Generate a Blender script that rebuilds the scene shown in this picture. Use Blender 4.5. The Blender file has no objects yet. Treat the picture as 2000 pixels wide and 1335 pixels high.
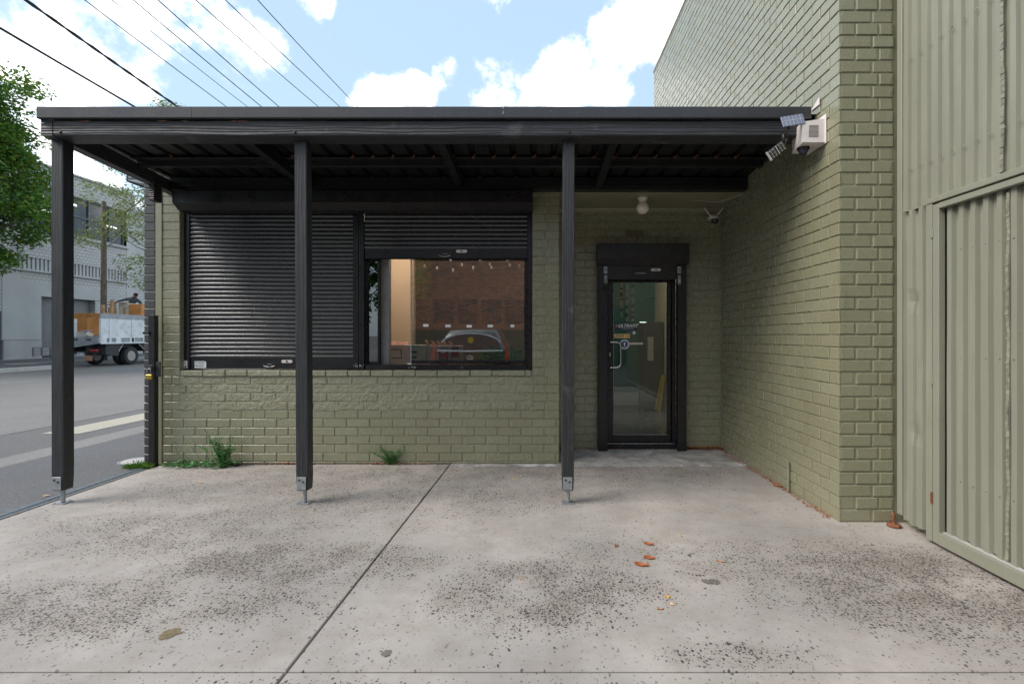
import bpy, bmesh, math, random
from mathutils import Vector, Matrix, Euler
R = math.radians
rnd = random.Random(7)
scene = bpy.context.scene
COL = scene.collection

# ------------------------------------------------------------------ camera
cam_d = bpy.data.cameras.new('camera'); cam = bpy.data.objects.new('camera', cam_d); COL.objects.link(cam)
cam.location = (0, 0, 1.33); cam.rotation_euler = (R(90), 0, 0)
cam_d.sensor_width = 36; cam_d.lens = 997/2000*36
cam_d.shift_x = -0.025; cam_d.shift_y = -0.00675
cam_d.clip_start = 0.05; cam_d.clip_end = 2000
scene.camera = cam

# ------------------------------------------------------------------ sun, sky, exposure
SUN_EL, SUN_AZ = 44, 250          # azimuth clockwise from +Y
sd = bpy.data.lights.new('sun', 'SUN'); sun = bpy.data.objects.new('sun', sd); COL.objects.link(sun)
sd.energy = 1.25; sd.angle = R(32); sd.color = (1.0, 0.93, 0.84)
dirv = Vector((math.sin(R(SUN_AZ))*math.cos(R(SUN_EL)), math.cos(R(SUN_AZ))*math.cos(R(SUN_EL)), math.sin(R(SUN_EL))))
sun.rotation_euler = dirv.to_track_quat('Z', 'Y').to_euler(); sun.location = dirv*30

world = bpy.data.worlds.new('World'); scene.world = world; world.use_nodes = True
def build_world():
    nt = world.node_tree; N = nt.nodes; L = nt.links
    for n in list(N): N.remove(n)
    out = N.new('ShaderNodeOutputWorld'); bg = N.new('ShaderNodeBackground'); L.new(bg.outputs[0], out.inputs[0])
    bg.inputs[1].default_value = 0.12
    sky = N.new('ShaderNodeTexSky'); sky.sky_type = 'NISHITA'; sky.sun_disc = False
    sky.sun_elevation = R(SUN_EL); sky.sun_rotation = R(SUN_AZ); sky.air_density = 1.0; sky.dust_density = 1.2; sky.ozone_density = 1.5
    tc = N.new('ShaderNodeTexCoord')
    def math_(op, a, b=None, c=None, clamp=False):
        n = N.new('ShaderNodeMath'); n.operation = op; n.use_clamp = clamp
        for i, v in enumerate((a, b, c)):
            if v is None: continue
            if isinstance(v, (int, float)): n.inputs[i].default_value = v
            else: L.new(v, n.inputs[i])
        return n.outputs[0]
    d = tc.outputs['Generated']
    nd = N.new('ShaderNodeVectorMath'); nd.operation = 'NORMALIZE'; L.new(d, nd.inputs[0]); d = nd.outputs[0]
    sep = N.new('ShaderNodeSeparateXYZ'); L.new(d, sep.inputs[0])
    dz = math_('ADD', math_('MAXIMUM', sep.outputs[2], 0.0), 0.22)
    px = math_('DIVIDE', sep.outputs[0], dz); py = math_('DIVIDE', sep.outputs[1], dz)
    cmb = N.new('ShaderNodeCombineXYZ'); L.new(px, cmb.inputs[0]); L.new(py, cmb.inputs[1])
    n1 = N.new('ShaderNodeTexNoise'); n1.inputs['Scale'].default_value = 10; n1.inputs['Detail'].default_value = 10; n1.inputs['Roughness'].default_value = 0.62
    L.new(d, n1.inputs['Vector'])
    n2 = N.new('ShaderNodeTexNoise'); n2.inputs['Scale'].default_value = 1.6; n2.inputs['Detail'].default_value = 8; L.new(cmb.outputs[0], n2.inputs['Vector'])
    # cloud banks: direction of the bank's middle (x, y, z), angular radius in degrees, weight
    banks = [((-1.06,1,.57),10.5,1.1),((-1.05,1,.30),12,1.0),((-.72,1,.575),6.2,.62),((-.60,1,.60),4.5,.7),((-.53,1,.55),3.2,.6),((-.80,1,.47),4,.65),
             ((-.31,1,.455),4.0,1.0),((-.25,1,.47),3.6,1.0),((-.18,1,.515),2.2,.6),((-.06,1,.47),5.4,1.05),((.05,1,.50),5.5,1.15),((.13,1,.48),5.0,1.0),((.16,1,.56),4.5,1.1),((.24,1,.62),6.0,1.15),((-.44,1,.655),2.6,.7),((-.08,1,.66),2.4,.5),
             ((-1.6,1,.9),24,.8),((1.6,1,.8),34,.9),((.9,-.2,.8),32,.8),((-.6,-1,.9),40,.9),((-1.6,-.3,.5),34,1.0),((.5,-1,.5),30,.7),((-.1,.4,1.6),20,.5)]
    tot = None
    for c, r, w in banks:
        v = Vector(c).normalized()
        dp = N.new('ShaderNodeVectorMath'); dp.operation = 'DOT_PRODUCT'; L.new(d, dp.inputs[0]); dp.inputs[1].default_value = v
        mr = N.new('ShaderNodeMapRange'); mr.interpolation_type = 'SMOOTHSTEP'
        L.new(dp.outputs['Value'], mr.inputs[0]); mr.inputs[1].default_value = math.cos(R(r*.92)); mr.inputs[2].default_value = math.cos(R(r*.25)); mr.inputs[3].default_value = 0; mr.inputs[4].default_value = w
        tot = mr.outputs[0] if tot is None else math_('MAXIMUM', tot, mr.outputs[0])
    dens = math_('ADD', math_('MULTIPLY', tot, 0.58), math_('MULTIPLY', math_('SUBTRACT', n1.outputs['Fac'], 0.52), 2.5))
    dens = math_('ADD', dens, math_('MULTIPLY', math_('SUBTRACT', n2.outputs['Fac'], 0.56), 0.2))
    ramp = N.new('ShaderNodeMapRange'); ramp.interpolation_type = 'SMOOTHSTEP'; L.new(dens, ramp.inputs[0])
    ramp.inputs[1].default_value = 0.10; ramp.inputs[2].default_value = 0.72
    # clear sky: paler and brighter near the horizon, as through thin high haze
    gain = N.new('ShaderNodeMix'); gain.data_type = 'RGBA'; gain.blend_type = 'MIX'
    gain.inputs[0].default_value = 0.80; L.new(sky.outputs[0], gain.inputs[6]); gain.inputs[7].default_value = (1.72, 2.32, 2.85, 1)
    mix = N.new('ShaderNodeMix'); mix.data_type = 'RGBA'
    L.new(math_('POWER', ramp.outputs[0], 1.7), mix.inputs[0]); L.new(gain.outputs[2], mix.inputs[6])
    n3 = N.new('ShaderNodeTexNoise'); n3.inputs['Scale'].default_value = 4; n3.inputs['Detail'].default_value = 6; L.new(d, n3.inputs['Vector'])
    cc = N.new('ShaderNodeMapRange'); L.new(n3.outputs['Fac'], cc.inputs[0]); cc.inputs[1].default_value = .3; cc.inputs[2].default_value = .65; cc.inputs[3].default_value = 6.2; cc.inputs[4].default_value = 9.8
    cw = N.new('ShaderNodeCombineXYZ')
    for i in range(3): L.new(math_('MULTIPLY', cc.outputs[0], (1.0, .975, .945)[i]), cw.inputs[i])
    L.new(cw.outputs[0], mix.inputs[7]); L.new(mix.outputs[2], bg.inputs[0])
build_world()
scene.view_settings.view_transform = 'Standard'; scene.view_settings.look = 'None'
scene.view_settings.exposure = 1.55; scene.view_settings.gamma = 1

# ------------------------------------------------------------------ materials
MATS = {}
def new_mat(name):
    m = bpy.data.materials.new(name); m.use_nodes = True; MATS[name] = m
    nt = m.node_tree; b = nt.nodes['Principled BSDF']
    return m, nt, b
def node(nt, typ, **kw):
    n = nt.nodes.new(typ)
    for k, v in kw.items():
        if k.startswith('i_'): n.inputs[k[2:].replace('_', ' ')].default_value = v
        else: setattr(n, k, v)
    return n
def mixc(nt, fac, a, b, blend='MIX'):
    n = nt.nodes.new('ShaderNodeMix'); n.data_type = 'RGBA'; n.blend_type = blend
    for i, v in ((0, fac), (6, a), (7, b)):
        if isinstance(v, bpy.types.NodeSocket): nt.links.new(v, n.inputs[i])
        elif i == 0: n.inputs[0].default_value = v
        else: n.inputs[i].default_value = (*v, 1) if len(v) == 3 else v
    return n.outputs[2]
def mth(nt, op, a, b=0.0, clamp=False):
    n = nt.nodes.new('ShaderNodeMath'); n.operation = op; n.use_clamp = clamp
    for i, v in enumerate((a, b)):
        if isinstance(v, bpy.types.NodeSocket): nt.links.new(v, n.inputs[i])
        else: n.inputs[i].default_value = v
    return n.outputs[0]
def mrange(nt, v, a, b, c=0.0, d=1.0):
    n = nt.nodes.new('ShaderNodeMapRange'); nt.links.new(v, n.inputs[0])
    for i, x in enumerate((a, b, c, d)): n.inputs[i+1].default_value = x
    return n.outputs[0]
def noise(nt, vec, scale, detail=4, rough=.5, dist=0):
    n = nt.nodes.new('ShaderNodeTexNoise'); n.inputs['Scale'].default_value = scale; n.inputs['Detail'].default_value = detail
    n.inputs['Roughness'].default_value = rough; n.inputs['Distortion'].default_value = dist
    if vec is not None: nt.links.new(vec, n.inputs['Vector'])
    return n.outputs['Fac']
def coords(nt, scale=(1, 1, 1), rot=(0, 0, 0), kind='Object'):
    t = nt.nodes.new('ShaderNodeTexCoord'); m = nt.nodes.new('ShaderNodeMapping'); nt.links.new(t.outputs[kind], m.inputs[0])
    m.inputs['Scale'].default_value = scale; m.inputs['Rotation'].default_value = rot
    return m.outputs[0]
def bump(nt, b, h, strength=.3, dist=.01, prev=None):
    n = nt.nodes.new('ShaderNodeBump'); n.inputs['Strength'].default_value = strength; n.inputs['Distance'].default_value = dist
    nt.links.new(h, n.inputs['Height'])
    if prev is not None: nt.links.new(prev, n.inputs['Normal'])
    nt.links.new(n.outputs[0], b.inputs['Normal']); return n.outputs[0]
def simple(name, col, rough=.5, metal=0.0, vary=.12, nscale=14, bumpd=0.0, bscale=60, spec=.5, dirt=None):
    m, nt, b = new_mat(name)
    v = coords(nt); f = noise(nt, v, nscale, 5)
    dk = tuple(c*(1-vary) for c in col); lt = tuple(min(1, c*(1+vary)) for c in col)
    c = mixc(nt, mrange(nt, f, .3, .7), dk, lt)
    if dirt:
        c = mixc(nt, mrange(nt, noise(nt, v, 3.5, 8, .65), .5, .75, 0, dirt[3]), c, dirt[:3])
    nt.links.new(c, b.inputs['Base Color'])
    b.inputs['Roughness'].default_value = rough; b.inputs['Metallic'].default_value = metal; b.inputs['Specular IOR Level'].default_value = spec
    r = mrange(nt, noise(nt, v, nscale*1.7, 3), .3, .7, max(0, rough-.08), min(1, rough+.08)); nt.links.new(r, b.inputs['Roughness'])
    if bumpd: bump(nt, b, noise(nt, v, bscale, 6, .6), 1.0, bumpd)
    return m

def paint_brick(name, col, rough=.25, b1=.0005, b2=.0011, streak=.0):
    """painted masonry: brush and brick grain under the paint, slight fading, grime of its own shape"""
    m, nt, b = new_mat(name); v = coords(nt)
    isl = nt.nodes.new('ShaderNodeNewGeometry').outputs['Random Per Island']
    a = mixc(nt, mrange(nt, noise(nt, v, 1.3, 6, .6), .3, .7), tuple(c*.93 for c in col), tuple(c*1.06 for c in col))
    a = mixc(nt, mrange(nt, isl, 0, 1, 0, .45), a, (col[0]*.84, col[1]*.80, col[2]*.72))
    g = mrange(nt, noise(nt, v, 1.2, 5, .55), .54, .80, 0, .34)
    a = mixc(nt, g, a, (.13, .115, .075)); v3 = coords(nt, (14, 14, .9)); a = mixc(nt, mrange(nt, noise(nt, v3, 1.2, 3), .66, .78, 0, .30), a, (.10, .095, .065))
    sp = mrange(nt, noise(nt, v, 90, 2), .77, .80, 0, .5)
    a = mixc(nt, sp, a, (.08, .075, .06))
    nt.links.new(a, b.inputs['Base Color'])
    nt.links.new(mrange(nt, noise(nt, v, 22, 4), .3, .7, rough-.08, rough+.12), b.inputs['Roughness'])
    b.inputs['Specular IOR Level'].default_value = .9
    p = bump(nt, b, noise(nt, v, 160, 5, .6), .8, b1)
    bump(nt, b, noise(nt, v, 19, 5, .62), .8, b2, p)
    return m
OLIVE = (.255, .252, .168)
paint_brick('olive_brick', OLIVE)
paint_brick('olive_rough', OLIVE, .45, .004, .024)
paint_brick('black_brick', (.030, .030, .034), .45)
paint_brick('olive_smooth', OLIVE, .42, .0008, .002)

def wood_black(name, base=(.034, .035, .039), axis='X', bs=.6):
    m, nt, b = new_mat(name)
    sc = {'X': (.55, 9, 9), 'Z': (9, 9, .55), 'Y': (9, .55, 9)}[axis]
    v = coords(nt, sc)
    w = nt.nodes.new('ShaderNodeTexWave'); w.inputs['Scale'].default_value = 1.5; w.inputs['Distortion'].default_value = 9; w.inputs['Detail'].default_value = 5; w.inputs['Detail Scale'].default_value = 1.4
    w.bands_direction = 'Z' if axis != 'Z' else 'X'; nt.links.new(v, w.inputs[0])
    n1 = noise(nt, v, 7, 7, .7); v2 = coords(nt)
    c = mixc(nt, mrange(nt, n1, .35, .7), tuple(k*.62 for k in base), tuple(k*1.5 for k in base))
    c = mixc(nt, mrange(nt, noise(nt, v2, 5, 6), .62, .72, 0, .5), c, (.13, .13, .135))
    nt.links.new(c, b.inputs['Base Color']); b.inputs['Roughness'].default_value = .5
    p = bump(nt, b, w.outputs['Fac'], bs, .006)
    bump(nt, b, n1, bs, .004, p)
    return m
wood_black('beam_wood'); wood_black('post_wood', (.024, .025, .028), 'Z', .22)
def streaked(name, col, rough, streak=.2, metal=0.0):
    m, nt, b = new_mat(name)
    v = coords(nt, (22, 22, .5)); f = noise(nt, v, 1.6, 6, .65); v2 = coords(nt)
    c = mixc(nt, mrange(nt, f, .35, .75), tuple(k*(1-streak) for k in col), tuple(k*(1+streak) for k in col))
    c = mixc(nt, mrange(nt, noise(nt, v2, 70, 2), .745, .76, 0, .8), c, (.35, .34, .32))
    nt.links.new(c, b.inputs['Base Color']); b.inputs['Metallic'].default_value = metal
    nt.links.new(mrange(nt, noise(nt, v2, 5, 5), .3, .7, rough-.07, rough+.1), b.inputs['Roughness'])
    bump(nt, b, noise(nt, v2, 9, 3), .3, .004)
    return m
streaked('flashing_black', (.036, .036, .041), .38, .15)
simple('roof_black', (.012, .012, .013), .45, 0, .3, 6)
simple('metal_black', (.012, .011, .013), .33, 0, .25, 9, .0006, 40)
streaked('slat_black', (.022, .023, .026), .24, .22)
MATS['slat_black'].node_tree.nodes['Principled BSDF'].inputs['Specular IOR Level'].default_value = 1.0; MATS['slat_black'].node_tree.nodes['Principled BSDF'].inputs['Coat Weight'].default_value = .1; MATS['slat_black'].node_tree.nodes['Principled BSDF'].inputs['Coat Roughness'].default_value = .18
simple('frame_black', (.012, .011, .013), .30, 0, .2, 20)
simple('galvanised', (.34, .36, .38), .45, .6, .18, 40, .0006, 80)
simple('steel', (.62, .60, .58), .18, 1.0, .05)
simple('white_plastic', (.72, .66, .64), .45, 0, .06, 8, dirt=(.35, .30, .26, .35))
simple('cream_plastic', (.74, .66, .58), .35)
simple('black_plastic', (.02, .02, .022), .4)
simple('dome', (.03, .035, .06), .08)
simple('brass', (.50, .36, .08), .3, .9)
simple('rust', (.17, .065, .030), .85, 0, .5, 30, .002, 90)
simple('timber_raw', (.38, .20, .14), .8, 0, .3, 20)
simple('cream_wall', (.66, .49, .35), .7, 0, .05, 2)
simple('grey_jamb', (.20, .19, .19), .6)
simple('inner_floor', (.11, .105, .10), .22, 0, .1, 3)
simple('inner_dark', (.10, .07, .055), .8)
simple('teal_wall', (.045, .12, .095), .7)
simple('inner_brown', (.36, .22, .15), .8, 0, .1, 3)
simple('poster_dark', (.020, .004, .004), .35)
simple('poster_text', (.16, .13, .12), .5)
simple('white', (.80, .80, .80), .5)
simple('globe_glass', (.86, .78, .70), .25)
simple('yellow', (.62, .43, .02), .4)
simple('orange', (.70, .16, .03), .4)
simple('navy', (.025, .03, .13), .4)
simple('navy_dark', (.018, .028, .055), .4)
simple('red', (.42, .02, .02), .4)
simple('sign_yellow', (.72, .50, .20), .45)
simple('decal_grey', (.60, .62, .68), .5)
simple('pink', (.55, .33, .42), .7)
simple('card', (.58, .47, .40), .8, 0, .1, 10)
simple('card_print', (.13, .05, .05), .7)
simple('moss', (.22, .20, .015), .9, 0, .5, 60, .03, 50)
simple('terracotta', (.25, .08, .04), .8)
simple('pipe_olive', (.22, .22, .16), .5)
simple('solar', (.17, .20, .27), .25, 0, .1, 40)
simple('led', (.30, .30, .27), .15, .5, .2, 200)
simple('cable', (.012, .012, .014), .6)
simple('bulb_glass', (.85, .85, .85), .1)
simple('rubber', (.022, .022, .023), .75, 0, .3, 15)
simple('truck_white', (.66, .69, .71), .45, 0, .08, 3, dirt=(.25, .22, .19, .55))
simple('truck_grey', (.30, .32, .34), .5, 0, .12, 6, dirt=(.14, .12, .10, .6))
simple('chassis', (.030, .030, .033), .6, 0, .3, 8)
simple('rim_metal', (.34, .31, .29), .5, .4, .25, 20)
simple('wood_orange', (.50, .215, .060), .55, 0, .22, 4)
simple('wood_tan', (.36, .24, .13), .7, 0, .25, 8)
simple('wood_pale', (.62, .56, .48), .7, 0, .1, 8)
simple('shirt', (.085, .10, .125), .85, 0, .12, 12, .006, 14)
simple('trousers', (.03, .035, .05), .85)
simple('skin', (.30, .16, .10), .6)
simple('hair', (.018, .012, .010), .7)
simple('pole_wood', (.20, .155, .125), .85, 0, .3, 8, .004, 30)
simple('bark', (.12, .09, .07), .9, 0, .3, 10, .01, 18)
simple('pale_concrete', (.40, .39, .37), .8, 0, .12, 6, .001, 60)
simple('far_window', (.035, .045, .050), .08, 0, .3, .8)
simple('far_frame', (.12, .12, .13), .5)
simple('far_shutter', (.22, .22, .22), .5)
simple('far_door', (.24, .25, .27), .5)
simple('car_paint', (.05, .07, .078), .22, .3, .05)
simple('car_glass', (.012, .013, .015), .06)
simple('car_red', (.45, .03, .035), .15)
simple('car_trim', (.55, .60, .62), .3, .3)
simple('concrete_stain', (.17, .135, .075), .9, 0, .25, 40)
simple('stone_stain', (.15, .13, .115), .9, 0, .3, 40)
simple('litter_brown', (.20, .075, .03), .8, 0, .6, 30)
simple('litter_pale', (.70, .62, .52), .8)
simple('soil', (.055, .040, .030), .95, 0, .4, 40, .006, 50)

def leafmat(name, cols, rough=.55, trans=.25):
    m, nt, b = new_mat(name)
    isl = nt.nodes.new('ShaderNodeNewGeometry').outputs['Random Per Island']
    r = nt.nodes.new('ShaderNodeValToRGB'); nt.links.new(isl, r.inputs[0]); e = r.color_ramp.elements
    e[0].color = (*cols[0], 1); e[1].color = (*cols[-1], 1)
    for i, c in enumerate(cols[1:-1]):
        x = e.new((i+1)/(len(cols)-1)); x.color = (*c, 1)
    v = coords(nt)
    c = mixc(nt, mrange(nt, noise(nt, v, .9, 3), .35, .65, 0, .5), r.outputs[0], tuple(k*.7 for k in cols[1]))
    nt.links.new(c, b.inputs['Base Color']); b.inputs['Roughness'].default_value = rough
    t = nt.nodes.new('ShaderNodeBsdfTranslucent'); nt.links.new(c, t.inputs[0])
    mx = nt.nodes.new('ShaderNodeMixShader'); mx.inputs[0].default_value = trans
    nt.links.new(b.outputs[0], mx.inputs[1]); nt.links.new(t.outputs[0], mx.inputs[2])
    nt.links.new(mx.outputs[0], nt.nodes['Material Output'].inputs[0]); return m
leafmat('leaf_green', [(.07, .18, .03), (.10, .24, .035), (.15, .30, .04), (.32, .36, .05)], .5, .38)
leafmat('leaf_grey', [(.18, .26, .08), (.23, .31, .10), (.30, .36, .14), (.34, .33, .16)], .5, .38)
leafmat('weed_green', [(.07, .20, .06), (.12, .30, .10), (.19, .36, .13)], .5, .35)
leafmat('grass_green', [(.08, .20, .02), (.12, .28, .03), (.18, .26, .06)])
leafmat('leaf_dead', [(.42, .13, .035), (.34, .10, .03), (.50, .22, .08)], .6, .1)
leafmat('leaf_gold', [(.55, .30, .03), (.60, .34, .05), (.62, .40, .10)], .6, .1)
leafmat('leaf_pale', [(.60, .36, .18), (.55, .36, .20), (.62, .48, .30)], .6, .1)
leafmat('leaf_dark', [(.10, .045, .025), (.13, .05, .03), (.09, .05, .04)], .6, .1)

def glass(name, ior=1.9, tint=(.86, .9, .9)):
    m, nt, b = new_mat(name); nt.nodes.remove(b)
    fr = node(nt, 'ShaderNodeFresnel', i_IOR=ior); tr = node(nt, 'ShaderNodeBsdfTransparent'); tr.inputs[0].default_value = (*tint, 1)
    gl = node(nt, 'ShaderNodeBsdfGlossy', i_Roughness=0.0); mx = node(nt, 'ShaderNodeMixShader')
    nt.links.new(fr.outputs[0], mx.inputs[0]); nt.links.new(tr.outputs[0], mx.inputs[1]); nt.links.new(gl.outputs[0], mx.inputs[2])
    nt.links.new(mx.outputs[0], nt.nodes['Material Output'].inputs[0]); return m
glass('glass_window', 3.4, (.88, .90, .90)); glass('glass_door', 1.75, (.7, .8, .78)); glass('glass_dark', 2.6, (.16, .18, .18))
m, nt, b = new_mat('fill_warm'); b.inputs['Emission Color'].default_value = (1, .86, .68, 1); b.inputs['Emission Strength'].default_value = 3.0
m, nt, b = new_mat('fill_dim'); b.inputs['Emission Color'].default_value = (1, .9, .76, 1); b.inputs['Emission Strength'].default_value = 1.6
m, nt, b = new_mat('tube_light'); b.inputs['Emission Color'].default_value = (1, .97, .9, 1); b.inputs['Emission Strength'].default_value = .8

def concrete():
    m, nt, b = new_mat('concrete'); v = coords(nt)
    a = mixc(nt, mrange(nt, noise(nt, v, .9, 7, .6), .38, .64), (.440, .400, .370), (.290, .274, .262))
    a = mixc(nt, mrange(nt, noise(nt, v, 3.8, 8, .72), .44, .70, 0, .6), a, (.25, .21, .175))
    a = mixc(nt, mrange(nt, noise(nt, v, 170, 3, .6), .35, .7, 0, .30), a, (.28, .26, .245))
    # worn zones (tyre and foot wear) where the aggregate shows
    sep = nt.nodes.new('ShaderNodeSeparateXYZ'); nt.links.new(v, sep.inputs[0])
    def blob(x, y, rx, ry, w):
        dx = mth(nt, 'DIVIDE', mth(nt, 'SUBTRACT', sep.outputs[0], x), rx); dy = mth(nt, 'DIVIDE', mth(nt, 'SUBTRACT', sep.outputs[1], y), ry)
        d2 = mth(nt, 'ADD', mth(nt, 'MULTIPLY', dx, dx), mth(nt, 'MULTIPLY', dy, dy))
        return mrange(nt, d2, 1.3, .2, 0, w)
    z = None
    for q in ((1.95, 2.75, .75, .55, 1), (2.5, 2.3, .6, .6, 1), (1.3, 2.9, .5, .4, .5), (0.05, 2.65, .62, .38, .9), (.45, 3.1, .4, .3, .3), (-1.45, 3.0, .85, .30, 1), (-2.2, 2.5, 1.2, .30, .75),
              (-2.4, 3.5, 1.0, .5, .5), (1.0, 5.0, 1.2, .5, .45), (-1.2, 4.9, 2.4, .4, .45), (-1.2, 4.3, 1.8, .6, .4), (-2.9, 4.4, .8, .5, .3), (.85, 2.12, .35, .1, .6), (-1.0, 1.75, 3.5, .2, .5)):
        o = blob(*q); z = o if z is None else mth(nt, 'MAXIMUM', z, o)
    zone = mth(nt, 'MULTIPLY', mth(nt, 'ADD', z, .10), mrange(nt, noise(nt, v, 3.2, 5, .6), .34, .62, .15, 1.1), True)
    dirtc = mixc(nt, mth(nt, 'MULTIPLY', zone, .62), a, (.235, .20, .17))
    col = dirtc; hsum = None
    for sc, k, off in ((52, .30, 0), (78, .31, 5.3), (112, .30, 9.1)):
        mp = nt.nodes.new('ShaderNodeMapping'); nt.links.new(v, mp.inputs[0]); mp.inputs['Location'].default_value = (off, off*.7, 0); mp.inputs['Scale'].default_value = (1, .8, 1); mp.inputs['Rotation'].default_value = (0, 0, off)
        dn = nt.nodes.new('ShaderNodeTexNoise'); dn.inputs['Scale'].default_value = sc*1.3; nt.links.new(mp.outputs[0], dn.inputs['Vector'])
        av = nt.nodes.new('ShaderNodeVectorMath'); av.operation = 'MULTIPLY_ADD'; nt.links.new(dn.outputs['Color'], av.inputs[0]); av.inputs[1].default_value = (.012, .012, 0); nt.links.new(mp.outputs[0], av.inputs[2])
        vo = nt.nodes.new('ShaderNodeTexVoronoi'); vo.voronoi_dimensions = '2D'; vo.inputs['Scale'].default_value = sc; nt.links.new(av.outputs[0], vo.inputs['Vector'])
        sp = nt.nodes.new('ShaderNodeSeparateColor'); nt.links.new(vo.outputs['Color'], sp.inputs[0])
        # a cell shows its stone where the zone value beats the cell's random number
        vis = mrange(nt, mth(nt, 'SUBTRACT', mth(nt, 'MULTIPLY', zone, .85), sp.outputs[0]), -.02, .06)
        rad = mth(nt, 'MULTIPLY', sp.outputs[1], k)
        ins = mrange(nt, mth(nt, 'SUBTRACT', mth(nt, 'ADD', rad, .08), vo.outputs['Distance']), -.03, .04)
        f = mth(nt, 'MULTIPLY', vis, ins, True)
        sc_ = mixc(nt, sp.outputs[2], (.030, .030, .040), (.10, .09, .08))
        col = mixc(nt, f, col, sc_)
        hsum = f if hsum is None else mth(nt, 'ADD', hsum, f)
    wn = nt.nodes.new('ShaderNodeTexNoise'); wn.inputs['Scale'].default_value = 3; wn.inputs['Detail'].default_value = 6; nt.links.new(v, wn.inputs['Vector'])
    wv = nt.nodes.new('ShaderNodeVectorMath'); wv.operation = 'MULTIPLY_ADD'; nt.links.new(wn.outputs['Color'], wv.inputs[0]); wv.inputs[1].default_value = (.5, .5, 0); nt.links.new(v, wv.inputs[2])
    cr = nt.nodes.new('ShaderNodeTexVoronoi'); cr.voronoi_dimensions = '2D'; cr.feature = 'DISTANCE_TO_EDGE'; cr.inputs['Scale'].default_value = .42; nt.links.new(wv.outputs[0], cr.inputs['Vector'])
    cm_ = mth(nt, 'MULTIPLY', mrange(nt, cr.outputs['Distance'], .0008, .0024, 1, 0), mrange(nt, noise(nt, v, .8, 3), .50, .56), True)
    col = mixc(nt, mth(nt, 'MULTIPLY', cm_, .7), col, (.12, .10, .085))
    nt.links.new(col, b.inputs['Base Color']); b.inputs['Roughness'].default_value = .8; b.inputs['Specular IOR Level'].default_value = .35
    p = bump(nt, b, noise(nt, v, 210, 3, .6), .4, .0006)
    bump(nt, b, noise(nt, v, 12, 4, .5), .3, .003, p)
    return m
concrete()
def door_slab():
    m, nt, b = new_mat('door_slab'); v = coords(nt)
    a = mixc(nt, mrange(nt, noise(nt, v, 6, 8, .7), .42, .55), (.27, .255, .24), (.42, .40, .385))
    a = mixc(nt, mrange(nt, noise(nt, v, 3, 9, .72, .4), .56, .62, 0, .85), a, (.62, .62, .63))
    nt.links.new(a, b.inputs['Base Color']); b.inputs['Roughness'].default_value = .8
    bump(nt, b, noise(nt, v, 60, 4, .6), .5, .0008); return m
door_slab()
def asphalt(name, c0, c1, sc=120):
    m, nt, b = new_mat(name); v = coords(nt)
    a = mixc(nt, mrange(nt, noise(nt, v, sc, 3, .8), .38, .64), c0, c1)
    a = mixc(nt, mrange(nt, noise(nt, v, .35, 6, .6), .35, .65, 0, .5), a, tuple(k*.8 for k in c0))
    a = mixc(nt, mrange(nt, noise(nt, v, 38, 2, .5), .66, .70, 0, .6), a, tuple(min(1, k*1.6) for k in c1))
    nt.links.new(a, b.inputs['Base Color']); b.inputs['Roughness'].default_value = .85
    bump(nt, b, noise(nt, v, sc*1.1, 3, .7), .6, .0016); return m
asphalt('asphalt_road', (.155, .146, .14), (.245, .232, .222), 60)
asphalt('asphalt_path', (.085, .085, .09), (.17, .17, .175), 90)
asphalt('asphalt_patch', (.11, .105, .105), (.17, .165, .165), 70)
asphalt('gutter_concrete', (.18, .172, .165), (.28, .27, .26), 70)
asphalt('far_path', (.10, .095, .095), (.15, .145, .145), 40)
asphalt('cream_line', (.36, .33, .27), (.50, .46, .38), 60)
simple('ground_dirt', (.14, .135, .13), .9)

def brick_tex(name, c1, c2, mortar, axis='Y', w=.24, h=.086, bmp=.006, rough=.6, top=None, split=None, msize=.010):
    m, nt, b = new_mat(name)
    t = nt.nodes.new('ShaderNodeTexCoord'); s = nt.nodes.new('ShaderNodeSeparateXYZ'); nt.links.new(t.outputs['Object'], s.inputs[0])
    c = nt.nodes.new('ShaderNodeCombineXYZ'); nt.links.new(s.outputs[{'X': 0, 'Y': 1}[axis]], c.inputs[0]); nt.links.new(s.outputs[2], c.inputs[1])
    br = nt.nodes.new('ShaderNodeTexBrick'); nt.links.new(c.outputs[0], br.inputs[0])
    br.inputs['Color1'].default_value = (*c1, 1); br.inputs['Color2'].default_value = (*c2, 1); br.inputs['Mortar'].default_value = (*mortar, 1)
    br.inputs['Scale'].default_value = 1; br.inputs['Mortar Size'].default_value = msize; br.inputs['Brick Width'].default_value = w; br.inputs['Row Height'].default_value = h
    col = mixc(nt, mrange(nt, noise(nt, t.outputs['Object'], 1.1, 6), .35, .7, 0, .35), br.outputs['Color'], tuple(k*.7 for k in c1))
    if split:
        f = mrange(nt, s.outputs[2], split[0], split[0]+.01, 1, 0)
        col = mixc(nt, f, col, split[1])
    nt.links.new(col, b.inputs['Base Color']); b.inputs['Roughness'].default_value = rough
    inv = mth(nt, 'SUBTRACT', 1.0, br.outputs['Fac']); bump(nt, b, inv, .8, bmp); return m
brick_tex('grey_far_brick', (.50, .50, .49), (.54, .54, .53), (.34, .34, .34), 'Y', .24, .172, .02, .6, msize=.016)
brick_tex('grey_far_brick_x', (.42, .44, .45), (.46, .48, .49), (.25, .26, .27), 'X', .24, .172, .02, .6)
brick_tex('red_brick', (.62, .27, .15), (.22, .16, .13), (.05, .045, .042), 'X', .24, .086, .006, .75, None, (1.53, (.045, .085, .065)))
simple('far_render', (.46, .465, .46), .7, 0, .08, .8)
simple('far_plinth', (.42, .425, .42), .7, 0, .15, .8)

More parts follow.
